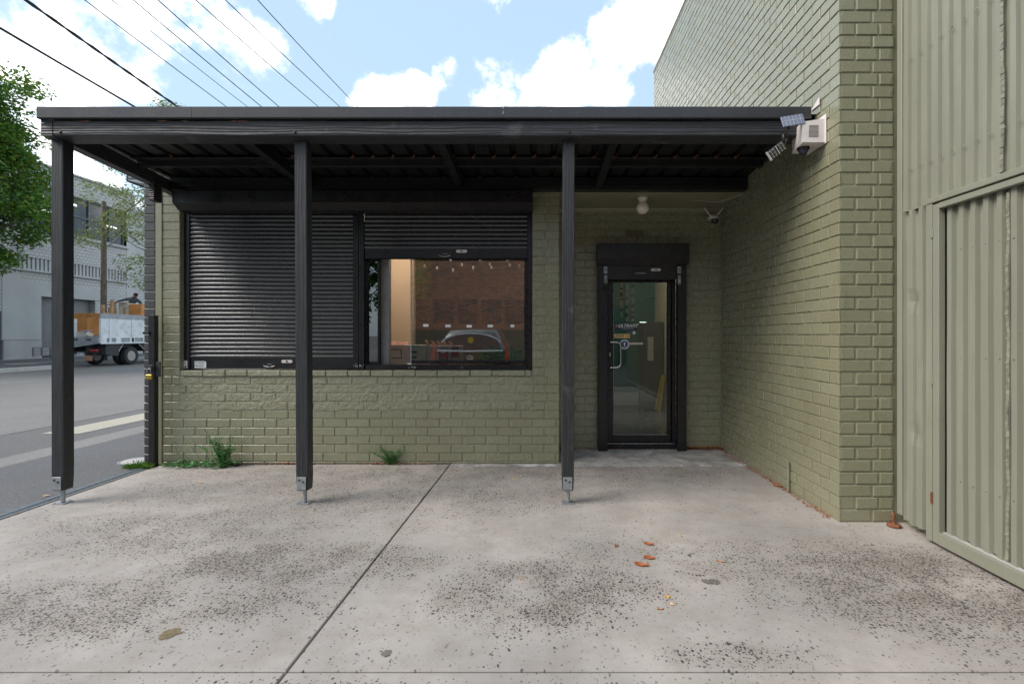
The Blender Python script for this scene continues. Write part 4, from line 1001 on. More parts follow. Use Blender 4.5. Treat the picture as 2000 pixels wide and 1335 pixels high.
t = thing('gate_pivot', 'rusty pivot wheel lying under the corner of the gate', 'gate pivot', (2.49, 3.54, 0))
mb = MB(); mb.lathe([(.040, 0), (.044, .004), (.044, .016), (.036, .022), (.012, .020), (.008, .03), (.002, .03)], (2.475, 3.545, .001), 20); mb.build('wheel', 'rust', t)
mb = MB(); mb.tube([(2.525, 3.63, .075), (2.51, 3.60, .03), (2.475, 3.55, .028)], .011, 8); mb.build('arm', 'rust', t)

# ------------------------------------------------------------------ fittings
t = thing('globe_light', 'white glass globe light fixed to the soffit over the door', 'ceiling light', (1.126, 5.47, 2.797))
mb = MB(); mb.lathe([(.052, 0), (.052, -.008), (.044, -.022), (.038, -.045), (.036, -.05)], (1.126, 5.47, 2.797), 28); mb.build('fitting', 'white_plastic', t)
mb = MB(); prof = [(.035, -.048)]+[(.068*math.sin(a), -.108-.068*math.cos(a)*-1) for a in []]
prof = [(.036, -.050)]+[(.067*math.sin(R(d)), -.107+.067*math.cos(R(d))) for d in range(35, 180, 12)]+[(.002, -.174)]
mb.lathe(prof, (1.126, 5.47, 2.797), 28); mb.build('globe', 'globe_glass', t)
# camera with antennas in the corner
t = thing('security_camera', 'small white camera with three antennas in the corner by the door', 'security camera', (2.02, 5.75, 2.66))
c0 = Vector((2.005, 5.78, 2.655))
mb = MB(); mb.lathe([(.004, .036), (.022, .030), (.040, .010), (.042, -.006), (.038, -.012)], c0, 22); mb.cbox(c0.x-.05, c0.x-.01, c0.y-.01, c0.y+.10, c0.z-.005, c0.z+.035, .008); mb.cbox(c0.x-.025, c0.x+.02, c0.y+.03, 5.94, c0.z, c0.z+.03, .008); mb.build('body', 'white_plastic', t)
mb = MB(); mb.lathe([(.037, -.012), (.040, -.03), (.034, -.055), (.018, -.068), (.003, -.07)], c0, 22); hd = mb.build('camera_head', 'black_plastic', t)
mb = MB(); mb.lathe([(.014, -.005), (.016, .002), (.016, .006)], c0+Vector((-.012, -.040, -.034)), 14, 'Y'); mb.build('lens', 'led', hd)
for p, q in (((-.035, 0, .0), (-.135, -.05, .105)), ((.02, -.0, .02), (.075, -.08, .10)), ((-.015, -.01, -.06), (-.06, -.07, -.115))):
    mb = MB(); mb.tube([c0+Vector(p), c0+Vector(q)], .0055, 8); mb.build('antenna', 'white_plastic', t)
mb = MB(); mb.tube([(2.13, 5.3, 2.79), (2.0, 5.6, 2.79), (1.7, 5.55, 2.79)], .0022, 5); tag(mb.build('thin_cable', 'white_plastic'), 'thin pale cable clipped along the soffit near the corner', 'cable')
# camera box on the side wall
t = thing('camera_housing', 'white louvred metal box on the side wall with a dome camera below', 'security camera', (2.05, 3.9, 2.8))
xl, xr = 1.966, PXX-.003
mb = MB(); pts = [(xl, 3.79, 2.76), (xr, 3.79, 2.76), (xr, 4.03, 2.76), (2.008, 4.03, 2.76), (xl, 3.79, 2.912), (xr, 3.79, 2.938), (xr, 4.03, 2.96), (2.008, 4.03, 2.93)]
mb.add(pts, [(3, 2, 1, 0), (4, 5, 6, 7), (0, 1, 5, 4), (1, 2, 6, 5), (2, 3, 7, 6), (3, 0, 4, 7)]); mb.box(xr-.004, xr+.001, 3.778, 4.045, 2.752, 2.967)
hb = mb.build('box', 'white_plastic', t)
mb = MB()
for k in range(10): mb.box(2.012+.0004*k, 2.085, 3.7880, 3.7895, 2.80+k*.0092, 2.8028+k*.0092)
mb.build('louvre', 'inner_dark', hb)
mb = MB(); mb.lathe([(.045, 0), (.043, -.014), (.038, -.02)], (2.030, 3.90, 2.759), 24); cm = mb.build('dome_ring', 'metal_black', t)
mb = MB(); mb.lathe([(.036, -.02)]+[(.034*math.cos(R(d)), -.02-.034*math.sin(R(d))) for d in range(10, 90, 16)]+[(.002, -.055)], (2.030, 3.90, 2.759), 20); mb.build('dome', 'dome', cm)
# solar flood light
t = thing('solar_light', 'solar panel and tilted LED flood head under the verandah beam corner', 'solar light', (1.88, 3.88, 2.9))
M = Matrix.Translation((1.90, 3.80, 2.925)) @ Euler((R(-14), R(-9), R(0))).to_matrix().to_4x4()
mb = MB(); mb.cbox(-.083, .083, -.006, .006, -.042, .042, .002).xform(M); pn = mb.build('solar_panel', 'solar', t)
mb = MB()
for k in range(1, 6): mb.box(-.083+k*.0277, -.082+k*.0277, -.0072, -.0062, -.041, .041)
mb.box(-.082, .082, -.0074, -.0064, -.001, .001); mb.xform(M); mb.build('cell_lines', 'decal_grey', pn)
mb = MB(); mb.tube([(1.885, 3.815, 2.89), (1.88, 3.86, 2.85), (1.895, 3.89, 2.83)], .009, 8); mb.cbox(1.865, 1.905, 3.88, 3.915, 2.80, 2.86, .004); mb.cbox(1.86, 1.875, 3.81, 3.83, 2.825, 2.90, .003); mb.tube([(1.885, 3.87, 2.81), (1.875, 3.86, 2.775), (1.84, 3.86, 2.76)], .004, 6); mb.build('bracket', 'black_plastic', t)
M = Matrix.Translation((1.812, 3.86, 2.727)) @ Euler((R(10), R(-38), 0)).to_matrix().to_4x4()
mb = MB(); mb.cbox(-.075, .065, -.010, .018, -.036, .036, .012).xform(M); hd = mb.build('flood_head', 'black_plastic', t)
mb = MB()
for i in range(5):
    for j in range(3):
        if i == 2: continue
        mb.lathe([(.011, 0), (.009, -.006), (.002, -.004)], (-.056+i*.026, -.0105, -.022+j*.022), 8, 'Y')
mb.xform(M); mb.build('led_cups', 'led', hd)
mb = MB(); mb.box(-.082, -.0755, -.012, .01, -.036, .036).xform(M); mb.box(-.006, -.001, -.0125, -.0102, -.034, .034).xform(M, len(mb.v)-8); mb.build('trim', 'white_plastic', hd)

# gate catch post with padlock
t = thing('gate_catch_post', 'black square steel catch post by the black brick corner with a latch', 'gate post', (-3.89, 5.17, 0))
mb = MB(); mb.cbox(-3.921, -3.860, 5.14, 5.20, 0, 1.52, .003); mb.cbox(-3.924, -3.857, 5.137, 5.203, 1.52, 1.528, .002); mb.build('post', 'metal_black', t)
mb = MB(); mb.cbox(-3.95, -3.90, 5.125, 5.139, 1.335, 1.365, .003); mb.tube([(-3.96, 5.13, 1.35), (-3.96, 5.24, 1.35)], .012, 8); mb.build('clamp', 'metal_black', t)
mb = MB(); mb.cbox(-3.858, -3.81, 5.15, 5.165, .91, 1.06, .002); mb.cbox(-3.90, -3.85, 5.115, 5.139, .985, 1.03, .003); mb.tube([(-3.865, 5.12, .95), (-3.865, 5.11, 1.02)], .006, 8); mb.build('latch', 'chassis', t)
t = thing('padlock', 'brass padlock hanging on the gate catch post', 'padlock', (-3.885, 5.11, .93))
mb = MB(); mb.cbox(-3.918, -3.856, 5.095, 5.118, .885, .935, .005); mb.box(-3.919, -3.855, 5.0945, 5.1185, .902, .906); mb.build('body', 'brass', t)
mb = MB(); mb.tube([(-3.906, 5.106, .93), (-3.906, 5.106, .975), (-3.900, 5.106, .99), (-3.887, 5.106, .996), (-3.874, 5.106, .99), (-3.868, 5.106, .975), (-3.868, 5.106, .93)], .005, 8); mb.build('shackle', 'steel', t)
# little awning round the corner
t = thing('metal_awning', 'small grey metal awning on the street side of the shop', 'awning', (-4.5, 6, 3))
mb = MB(); mb.prism([(-4.70, 3.10), (-4.70, 3.17), (-4.07, 3.17), (-4.07, 2.98)], 'Y', 5.85, 7.6); mb.build('panel', 'galvanised', t)
for k in range(4):
    pass
mb = MB(); mb.box(-4.705, -4.70, 5.84, 7.6, 3.085, 3.18); mb.box(-4.69, -4.07, 5.838, 5.849, 3.12, 3.13); mb.build('trim', 'far_frame', t)

# ------------------------------------------------------------------ leaves and weeds
def px2(x, y, z=0.0):
    k = (1.33-z)/(y-654); return ((x-1050)*k, 997*k)
def dead_leaf(px, py, L, W, ang, mat, label, curl=.5, name='fallen_leaf', z0=.002):
    x, y = px2(px, py); mb = MB(); nu_, nv_ = 8, 4; vs = []
    for i in range(nu_+1):
        t_ = i/nu_; w = W*.5*math.sin(math.pi*min(1, t_*.92+.06))**.8
        for j in range(nv_+1):
            s_ = j/nv_*2-1; a = s_*w; zz = z0+curl*W*.24*(s_*s_)*(1 if j > 1 else .45)+curl*L*.10*(2*t_-1)**2+.003*math.sin(9*t_+5*s_)+rnd.uniform(-.0006, .0006)
            lx, ly = (t_-.5)*L, a*(1-.3*curl*abs(s_))
            vs.append((x+lx*math.cos(ang)-ly*math.sin(ang), y+lx*math.sin(ang)+ly*math.cos(ang), zz))
    mb.add(vs, [(i*(nv_+1)+j, (i+1)*(nv_+1)+j, (i+1)*(nv_+1)+j+1, i*(nv_+1)+j+1) for i in range(nu_) for j in range(nv_)], True)
    return tag(mb.build(name, mat), label, 'leaf', 'fallen leaves on the concrete')
dead_leaf(1253, 1104, .082, .046, -.35, 'leaf_dead', 'large bright orange curled leaf lowest of the three big leaves', .9)
dead_leaf(1268, 1090, .066, .046, -.30, 'leaf_dead', 'folded brown leaf just above the large orange leaf', .7)
dead_leaf(1267, 1063, .062, .038, -.45, 'leaf_dead', 'long curled brown leaf topmost of the three big leaves', .9)
dead_leaf(1204, 1067, .028, .024, .6, 'leaf_dead', 'small round curled leaf left of the three big leaves', 1.2)
dead_leaf(1304, 1165, .030, .026, .2, 'leaf_gold', 'round golden leaf below the three big leaves', .3)
dead_leaf(1312, 1180, .032, .020, -.9, 'leaf_pale', 'pale tan leaf touching below the golden leaf', .7)
dead_leaf(1290, 1190, .034, .012, .1, 'leaf_dead', 'thin torn red-brown leaf below and left of the golden leaf', .7)
dead_leaf(1346, 1084, .020, .014, .1, 'leaf_dark', 'small dark red leaf right of the three big leaves', .6)
dead_leaf(1408, 1097, .055, .014, -.5, 'leaf_dead', 'thin twisted brown leaf toward the gate', .8)
dead_leaf(1019, 1130, .026, .022, .9, 'leaf_pale', 'pale yellow triangular leaf in the middle of the forecourt', .4)
dead_leaf(391, 943, .055, .028, .1, 'leaf_pale', 'tan leaf near the weeds at the left of the forecourt', .6)
dead_leaf(1002, 936, .045, .024, -.6, 'leaf_pale', 'tan leaf between the window wall and the right post', .7)
dead_leaf(1330, 1043, .018, .014, .1, 'leaf_gold', 'tiny golden leaf above the three big leaves', .5)
dead_leaf(90, 968, .050, .030, .1, 'leaf_pale', 'tan leaf on the asphalt beside the gate track', .5)
dead_leaf(1222, 932, .028, .014, .1, 'leaf_pale', 'small pale leaf on the concrete near the door slab', .5)
dead_leaf(1444, 895, .085, .055, 1.3, 'leaf_dead', 'big upright orange leaf in the corner right of the door', 1.2)
dead_leaf(1520, 950, .090, .040, -.7, 'leaf_dead', 'large curled orange leaf at the foot of the side wall by the pipe', 1.1)
dead_leaf(1548, 962, .060, .035, -.9, 'leaf_pale', 'pale leaf at the foot of the side wall by the pipe', 1.0)
dead_leaf(316, 911, .075, .045, .2, 'litter_pale', 'torn white paper scrap by the weeds at the corner', .4, 'paper_scrap')
bpy.data.objects['paper_scrap']['category'] = 'paper'; del bpy.data.objects['paper_scrap']['group']
# chips along the walls (too many to count)
mb = MB(); mb.nofix = True
def chip(x, y, z, s_):
    n_ = rv(); d_ = rv(); leaf_quad(mb, Vector((x, y, z+s_*.3)), Vector((d_.x, d_.y, abs(d_.z)*.35)), Vector((n_.x*.4, n_.y*.4, 1)), s_, s_*.6, .3)
for k in range(420):
    y = 3.7+2.2*rnd.random(); chip(PXX-.012-abs(rnd.gauss(0, .016 if y < 5 else .03)), y, .0, rnd.uniform(.006, .022))
for k in range(240): chip(rnd.uniform(1.70, 2.13), YD-.01-abs(rnd.gauss(0, .03)), .006, rnd.uniform(.012, .045))
for k in range(60): chip(rnd.uniform(.24, .72), YD-.012-abs(rnd.gauss(0, .015)), .006, rnd.uniform(.008, .03))
for k in range(60): chip(rnd.uniform(.82, 1.6), 5.905-abs(rnd.gauss(0, .01)), .006, rnd.uniform(.006, .022))
for k in range(230): chip(rnd.choice([rnd.uniform(-3.2, .2), rnd.gauss(-2.55, .12), rnd.gauss(-1.5, .15)]), YW-.018-abs(rnd.gauss(0, .014)), .0, rnd.uniform(.006, .03))
mg = MB(); mg.nofix = True
for k in range(420):
    x = rnd.uniform(-3.7, 2.4); y = rnd.uniform(1.9, 5.1)
    if x > 2.05 and y > 3.5: continue
    n_ = rv(); d_ = rv(); q = rnd.uniform(.003, .009); leaf_quad(mg, Vector((x, y, .002)), Vector((d_.x, d_.y, abs(d_.z)*.3)), Vector((n_.x*.4, n_.y*.4, 1)), q, q*.6, .3)
tag(mg.build('grit', 'litter_brown'), 'tiny brown crumbs and grit scattered over the concrete forecourt', 'grit', kind='stuff')
tag(mb.build('leaf_litter', 'leaf_dead'), 'brown leaf crumbs gathered along the foot of the walls', 'leaf litter', kind='stuff')
mb = MB()
for (x0, x1, y0) in ((-3.86, -2.9, YW), (-2.9, -2.3, YW), (-2.3, .2, YW)):
    n_ = 30
    for k in range(n_):
        a = x0+(x1-x0)*k/n_; b_ = x0+(x1-x0)*(k+1)/n_; w = (.10 if x1 < -2.8 else .035 if x1 < -2 else .014)*rnd.uniform(.4, 1.2)
        mb.add([(a, y0-.006, .012), (b_, y0-.006, .012), (b_, y0-w, .002), (a, y0-w*rnd.uniform(.7, 1.3), .002)], [(0, 1, 2, 3)])
tag(mb.build('soil', 'soil'), 'dark soil and dirt gathered along the foot of the shop wall', 'soil', kind='stuff')

def weed(name, label, base, h, spread, nst, nlf, ls, mat, flower=False, low=.25):
    t = thing(name, label, 'weed', base); B = Vector(base); ms = MB(); ml = MB(); ml.nofix = True
    for k in range(nst):
        d = Vector((rnd.gauss(0, spread), rnd.gauss(-.25, spread*.5)*.5, 1)); hh = h*rnd.uniform(.45, 1.0); pts = [B+Vector((rnd.gauss(0, .02), rnd.gauss(0, .01), 0))]
        for q in range(1, 6): pts.append(pts[0]+Vector((d.x*hh*(q/5)**1.3, d.y*hh*q/5, hh*q/5)))
        for p in pts: p.y = min(p.y, YW-.022)
        ms.tube(pts, .002, 5, radii=[.003, .0028, .0024, .002, .0016, .001])
        for q in range(nlf):
            u = low*0+rnd.random()**1.15*.8; i = min(4, int(u*5)); p = pts[i].lerp(pts[i+1], u*5-i); dd = rv(); dd.z = abs(dd.z)*.5+.1
            if p.y > YW-.05: dd.y = -abs(dd.y)
            leaf_quad(ml, p, dd, rv()+Vector((0, 0, 1)), ls*rnd.uniform(.6, 1.3), ls*.38, .12)
        if flower:
            for q in range(3): leaf_quad(ml, pts[-1]+rv()*.008, rv(), rv(), .016, .01)
    ms.build('stem', 'weed_green', t); ml.build('foliage', mat, t); return t
weed('leafy_weed', 'tall bushy green weed growing against the shop wall at the left', (*px2(436, 912), 0), .42, .36, 24, 24, .042, 'weed_green', True)
weed('leafy_weed', 'small feathery green weed at the foot of the wall under the window', (*px2(766, 906), 0), .21, .75, 20, 24, .028, 'weed_green')
# creeping leaves at the corner
t = thing('creeping_weed', 'low creeping broad leaves between the corner and the tall weed', 'weed', (*px2(380, 912), 0))
ml = MB(); ml.nofix = True; ms = MB()
for k in range(150):
    x = rnd.uniform(-3.75, -3.05); y = 5.235-rnd.random()**1.5*.16; d = rv(); d.z = abs(d.z)*.18+.05; leaf_quad(ml, Vector((x, y, .01+rnd.random()*.02)), Vector((d.x, d.y-.3, d.z)), Vector((0, 0, 1))+rv()*.4, rnd.uniform(.04, .10), .03, .08)
ml.build('foliage', 'weed_green', t)
for x, dx, hh in ((-3.52, -.16, .25), (-3.42, -.10, .22), (-3.62, -.05, .20), (-3.30, -.03, .27), (-3.35, -.01, .16)):
    pts = [Vector((x+dx*q/5, 5.22-.01*q, hh*(q/5)**.9)) for q in range(6)]; ms.tube(pts, .0017, 5)
    for q in range(5): ms.tube([pts[-1], pts[-1]+rv()*.018], .0016, 4)
ms.build('stem', 'grass_green', t)
t = thing('grass_tuft', 'bright green grass tuft at the foot of the black corner', 'grass', (-3.98, 5.12, 0))
mb = MB(); mb.nofix = True
for k in range(330):
    a = rnd.uniform(0, 6.28); r = rnd.random()*.11; p = Vector((-3.99+r*math.cos(a)*1.1, 5.12+r*math.sin(a)*.6, 0)); d = Vector((math.cos(a)*rnd.random()*1.2, math.sin(a)*rnd.random()*.8-.1, rnd.uniform(.3, 1))).normalized(); l = rnd.uniform(.03, .10)
    s_ = d.cross(Vector((0, 0, 1))).normalized()*.002; mb.add([p-s_, p+s_, p+d*l*.6+s_*.8, p+d*l+Vector((0, 0, -l*.2)), p+d*l*.6-s_*.8], [(0, 1, 2, 3, 4)])
mb.build('blades', 'grass_green', t)
# patches on the concrete
def patch(px, py, rx, ry, mat, name='stain', seed=1):
    x, y = px2(px, py); rr = random.Random(seed); pts = []
    for k in range(22):
        a = 2*math.pi*k/22; q = 1+rr.uniform(-.22, .22); pts.append((x+rx*q*math.cos(a), y+ry*q*math.sin(a)))
    mb = MB(); mb.add([(p[0], p[1], .0022) for p in pts], [tuple(range(22))]); return struct(mb.build(name, mat))
patch(333, 1237, .042, .040, 'concrete_stain', seed=2); patch(755, 1275, .021, .024, 'stone_stain', seed=3)
patch(1389, 1136, .050, .028, 'stone_stain', seed=5)

# ------------------------------------------------------------------ overhead wires
def wire(x0, y0, x1, z1, r, label, group, twist=False):
    """from the ray (x0,y0) to where it passes behind the verandah at height z1"""
    k = (z1-1.33)/(654-207); X = (x1-1050)*k; Y1 = 997*k
    k0 = X/(x0-1050); Y0 = 997*k0; z0 = 1.33+(654-y0)*k0
    # sagging span through both points
    sag = .0022
    def zz(y):
        t_ = (y-Y0)/(Y1-Y0); return z0+(z1-z0)*t_+sag*(y-Y0)*(y-Y1)
    ys = [-14+i*1.2 for i in range(66)]
    mb = MB()
    if twist:
        for ph in (0, math.pi):
            pts = [(X+math.cos(y*9+ph)*r*.5, y, zz(y)+math.sin(y*9+ph)*r*.5) for y in [-3+i*.11 for i in range(200)]]; mb.tube(pts, r*.62, 5)
    else: mb.tube([(X, y, zz(y)) for y in ys], r, 6)
    tag(mb.build('overhead_wire', 'cable'), label, 'wire', group)
wire(0, 55, 260, 6.0, .019, 'thick black cable furthest left, lowest of all the overhead lines', 'thick overhead cables')
wire(50, 0, 345, 6.0, .024, 'thick twisted black cable ending above the small treetop', 'thick overhead cables', True)
for i, (a, b_, z, r) in enumerate([(165, 440, 7.4, .009), (218, 481, 7.4, .007), (260, 509, 7.4, .010), (308, 543, 7.4, .010), (382, 620, 9.5, .011), (440, 662, 9.5, .011), (503, 697, 9.5, .011)]):
    lab = ['first thin overhead wire right of the thick cables', 'second thin overhead wire from the left', 'third thin overhead wire from the left', 'fourth thin overhead wire, middle of the seven', 'fifth thin overhead wire from the left', 'sixth thin overhead wire, second from the right', 'rightmost thin overhead wire'][i]
    wire(a, 0, b_, z, r, lab, 'thin overhead wires')

# ------------------------------------------------------------------ across the street
XB = -25.3
fb = thing('street_building', 'long pale grey painted brick building across the street with upper window bands', 'building', (XB, 25, .15))
holes = [(22.6, 31.4, 6.75, 8.9), (24.0, 31.4, 4.62, 5.22), (26.0, 29.2, .15, 3.3), (21.0, 24.15, .15, 2.46)]
mb = MB(); mb.box(XB-8, XB-.45, -30, 32.0, .1, 9.8); mb.build('body', 'far_shutter', fb)
mb = holed_plane((XB, 0, 0), (0, 1, 0), (1, 0, 0), -30, 32.0, 1.09, 10.0, holes, .45); mb.build('wall', 'grey_far_brick', fb)
mb = holed_plane((XB, 0, 0), (0, 1, 0), (1, 0, 0), -30, 32.0, .1, 1.089, holes, .42, .05); mb.build('plinth', 'far_plinth', fb)
mb = MB(); mb.box(XB-.45, XB+.02, 31.4, 32.05, 1.09, 10.02); mb.box(XB-.44, XB+.03, 25.0, 29.6, 3.3, 4.0); mb.box(XB-.44, XB+.03, 25.0, 26.0, 1.09, 3.3); mb.box(XB-.3, XB+.03, 24.1, 25.0, 1.09, 4.3); mb.build('render_band', 'far_render', fb)
mb = MB(); mb.box(XB-.45, XB+.1, -30, 32.1, 10.0, 10.1); mb.box(XB, XB+.12, 22.5, 31.5, 6.62, 6.75); mb.box(XB, XB+.12, 22.5, 31.5, 4.50, 4.60); mb.build('ledge', 'far_render', fb)
mb = MB(); mb.box(XB-.20, XB-.16, 22.6, 31.4, 6.75, 8.9); wn = mb.build('window', 'far_window', fb)
mb = MB()
for y in (22.7, 24.4, 25.9, 27.4, 28.9, 30.3, 31.3): mb.box(XB-.155, XB-.09, y-.04, y+.04, 6.76, 8.89)
for z in (6.80, 7.85, 8.84): mb.box(XB-.16, XB-.10, 22.61, 31.39, z-.035, z+.035)
mb.build('window_frame', 'far_frame', wn)
mb = MB()
for y0, y1, z in ((26.1, 28.0, 7.72), (26.1, 28.2, 8.42), (30.0, 30.9, 7.75)): mb.box(XB-.158, XB-.157, y0, y1, z, z+.10)
mb.build('tube_lights', 'tube_light', wn)
mb = MB(); mb.box(XB-.30, XB-.22, 24.0, 31.4, 4.62, 5.22); wn = mb.build('vent_band', 'far_frame', fb)
mb = MB()
for k in range(34): mb.box(XB-.218, XB-.03, 24.05+k*.22, 24.05+k*.22+.13, 4.625, 5.215)
mb.build('louvre', 'far_render', wn)
mb = MB(); mb.box(XB-.40, XB-.34, 26.0, 29.2, .15, 3.3); wn = mb.build('garage_door', 'far_shutter', fb)
mb = MB()
for k in range(18): mb.box(XB-.338, XB-.318, 26.0, 29.2, .3+k*.165, .3+k*.165+.09)
mb.build('slat', 'far_shutter', wn)
mb = MB(); mb.box(XB-.20, XB-.12, 22.6, 24.15, .15, 2.46); wn = mb.build('door', 'far_door', fb)
mb = MB(); mb.box(XB-.12, XB-.04, 24.05, 24.15, .15, 2.46); mb.build('door_frame', 'far_frame', wn)
mb = MB(); mb.tube([(XB-.08, 23.85, 1.1), (XB-.08, 23.85, 1.55)], .03, 6); mb.build('handle', 'galvanised', wn)
mb = MB(); mb.box(XB+.051, XB+.06, 25.5, 27.9, .28, .72); wn = mb.build('air_vent', 'far_frame', fb)
mb = MB()
for i in range(5):
    for k in range(5): mb.box(XB+.061, XB+.09, 25.55+i*.46, 25.55+i*.46+.34, .30+k*.082, .345+k*.082)
mb.build('louvre', 'far_render', wn)
mb = MB(); mb.box(XB+.0, XB+.04, 26.62, 26.68, 1.09, 4.3); mb.build('trim', 'far_frame', fb)
mb = MB(); mb.box(XB, XB+.062, -30, 32, 1.085, 1.11); mb.build('trim', 'far_shutter', fb)
f2 = thing('gabled_building', 'white brick building with a pitched roof beyond the grey building', 'building', (XB, 38, .15))
mb = MB(); mb.prism([(32.2, .1), (46, .1), (46, 9.2), (39, 11.4), (32.2, 9.0)], 'X', XB-8, XB-.1); mb.build('wall', 'grey_far_brick', f2)
mb = MB(); mb.prism([(32.0, 9.0), (39, 11.42), (39, 11.62), (32.0, 9.2)], 'X', XB-8, XB+.3); mb.prism([(39, 11.42), (46.3, 9.15), (46.3, 9.35), (39, 11.62)], 'X', XB-8, XB+.3); mb.build('roof', 'truck_white', f2)
mb = MB(); mb.cbox(XB-.1, XB+.15, 33.0, 33.5, 4.6, 5.1, .03); mb.build('wall_lamp', 'metal_black', f2)

# utility pole
PXp, PYp = -20.9, 24.6
t = thing('utility_pole', 'weathered timber utility pole behind the white tipper truck', 'utility pole', (PXp, PYp, .1))
mb = MB(); mb.tube([(PXp, PYp, .1), (PXp-.01, PYp, 3), (PXp, PYp, 7.75)], .12, 14, radii=[.135, .125, .095]); mb.build('pole', 'pole_wood', t)
mb = MB(); mb.tube([(PXp+.08, PYp, 5.6), (PXp+.3, PYp+.1, 5.75), (PXp+1.35, PYp+.6, 7.3)], .035, 8); mb.build('stay_arm', 'galvanised', t)

# trees
def tree(name, label, base, h, cr, ncl, nlf, leaf, mat, trunk=.16, seed=3, flat=.95, clr=.45, zc=.62, lw=.5, taper=0.0):
    global rnd
    old = rnd; rnd = random.Random(seed)
    t = thing(name, label, 'tree', base); B = Vector(base); C0 = B+Vector((0, 0, h*zc)); rz = (h*(1-zc))*flat
    ms = MB(); ml = MB(); ml.nofix = True
    top = B+Vector((0, 0, h*.7)); tp = [B, B+Vector((.1, .05, h*.25)), B+Vector((-.05, .1, h*.5)), top]; ms.tube(tp, trunk, 10, radii=[trunk, trunk*.8, trunk*.55, trunk*.25])
    for k in range(ncl):
        d = rv(); r = rnd.uniform(.35, 1)**.6; lump = 1+.22*math.sin(3*math.atan2(d.y, d.x)+seed)+.16*math.sin(5*d.z+seed*2)
        lump *= 1-taper*max(0, d.z)
        c = C0+Vector((d.x*cr*r*lump, d.y*cr*r*lump, d.z*rz*r))
        if k % 6 == 0:
            s0 = tp[1].lerp(tp[3], rnd.random()); mid = s0.lerp(c, .5)+Vector((0, 0, -.2)); ms.tube([s0, mid, c], .03, 6, radii=[trunk*.3, trunk*.16, .008])
        for q in range(nlf):
            o_ = rv()*(rnd.random()**.5)*clr; o_.z *= .6; dd = rv(); dd.z = -abs(dd.z)*.6+.1
            leaf_quad(ml, c+o_, dd, Vector((0, 0, 1))+rv()*.9, leaf*rnd.uniform(.7, 1.3), leaf*lw*rnd.uniform(.8, 1.2), .1)
    ms.build('trunk', 'bark', t); ml.build('crown', mat, t); rnd = old; return t
tree('street_tree', 'dense bright green street tree at the left edge of the picture', (-20.9, 17.8, .15), 12.3, 2.62, 500, 105, .20, 'leaf_green', .2, 5, .95, .62, .60, .42)
tree('street_tree', 'sparse grey green tree behind the utility pole', (-18.3, 25.5, .15), 13.3, 3.3, 210, 70, .15, 'leaf_grey', .12, 9, .95, .62, .60, .5, .8)

# ------------------------------------------------------------------ tipper truck
tr = thing('tipper_truck', 'white tipper truck with dented tailgate parked across the street', 'truck', (-19.3, 24, 0))
XR, XLf, Y0, Y1 = -18.25, -20.18, 21.3, 25.2
mb = MB()
# near side: three dropside boards with ribs and pockets
mb.box(XR-.05, XR, Y0, Y1, 1.22, 2.02); mb.build('side_board', 'truck_white', tr)
mb = MB(); mb.box(XLf, XLf+.05, Y0, Y1, 1.22, 2.22); mb.box(XLf+.05, XR-.05, Y1-.05, Y1, 1.2, 2.3); mb.build('side_board', 'truck_white', tr)
mb = MB(); mb.box(XR-.045, XR+.006, Y0, Y1, 2.021, 2.24); mb.build('top_board', 'truck_grey', tr)
mb = MB()
for y in (Y0+.0, Y0+.42, Y0+1.62, Y0+2.8): mb.box(XR+.0005, XR+.03, y+.01, y+.12, 1.0, 2.02)
for z in (1.50, 1.76): mb.box(XR+.0005, XR+.012, Y0+.13, Y1, z, z+.022)
mb.box(XR+.0005, XR+.04, Y0, Y1, .955, 1.02); mb.box(XR+.0005, XR+.02, Y0+.13, Y1, 1.20, 1.24)
mb.box(XR-.05, XR+.025, Y0-.03, Y0+.30, 1.02, 1.215)
for y in (Y0+.3, Y0+1.05, Y0+1.8, Y0+2.55, Y0+3.3): mb.box(XR-.02, XR+.03, y+.48, y+.74, 1.02, 1.20)
mb.build('side_frame', 'truck_white', tr)
mb = MB(); mb.box(XR-.06, XR-.021, Y0+.3, Y1, 1.02, 1.2); mb.build('recess', 'truck_grey', tr)
mb = MB(); mb.box(XLf, XR-.06, Y0+.05, Y1, 1.05, 1.15); mb.build('tray_floor', 'truck_grey', tr)
# bent tailgate, hanging low in the middle
mb = MB(); mb.add([(XR-.02, Y0-.02, 1.03), (XR-1.0, Y0-.05, .93), (XLf+.2, Y0-.05, .93), (XLf+.2, Y0-.05, 1.24), (XR-1.0, Y0-.05, 1.24), (XR-.02, Y0-.02, 1.30)]+[(XR-.02, Y0+.03, 1.03), (XR-1.0, Y0+.0, .93), (XLf+.2, Y0+.0, .93), (XLf+.2, Y0+.0, 1.24), (XR-1.0, Y0+.0, 1.24), (XR-.02, Y0+.03, 1.30)], [(0, 1, 4, 5), (1, 2, 3, 4), (6, 11, 10, 7), (7, 10, 9, 8), (5, 4, 10, 11), (4, 3, 9, 10), (0, 6, 7, 1), (1, 7, 8, 2), (0, 5, 11, 6)]); tg = mb.build('tailgate', 'truck_grey', tr)
mb = MB()
for x in (XR-.45, XR-1.0): mb.box(x-.1, x+.1, Y0-.07, Y0-.051, 1.12, 1.17)
mb.build('latch', 'chassis', tg)
mb = MB(); mb.prism([(XR-.0, .985), (XR-1.05, .82), (XLf+.2, .82), (XLf+.2, .92), (XR-1.05, .92), (XR-.0, 1.015)], 'Y', Y0-.06, Y0+.08); mb.build('rear_sill', 'truck_grey', tr)
mb = MB(); mb.cbox(XR-1.12, XR-1.0, Y0-.06, Y0+.05, 1.25, 2.0, .01); mb.build('dropped_gate', 'truck_white', tr)
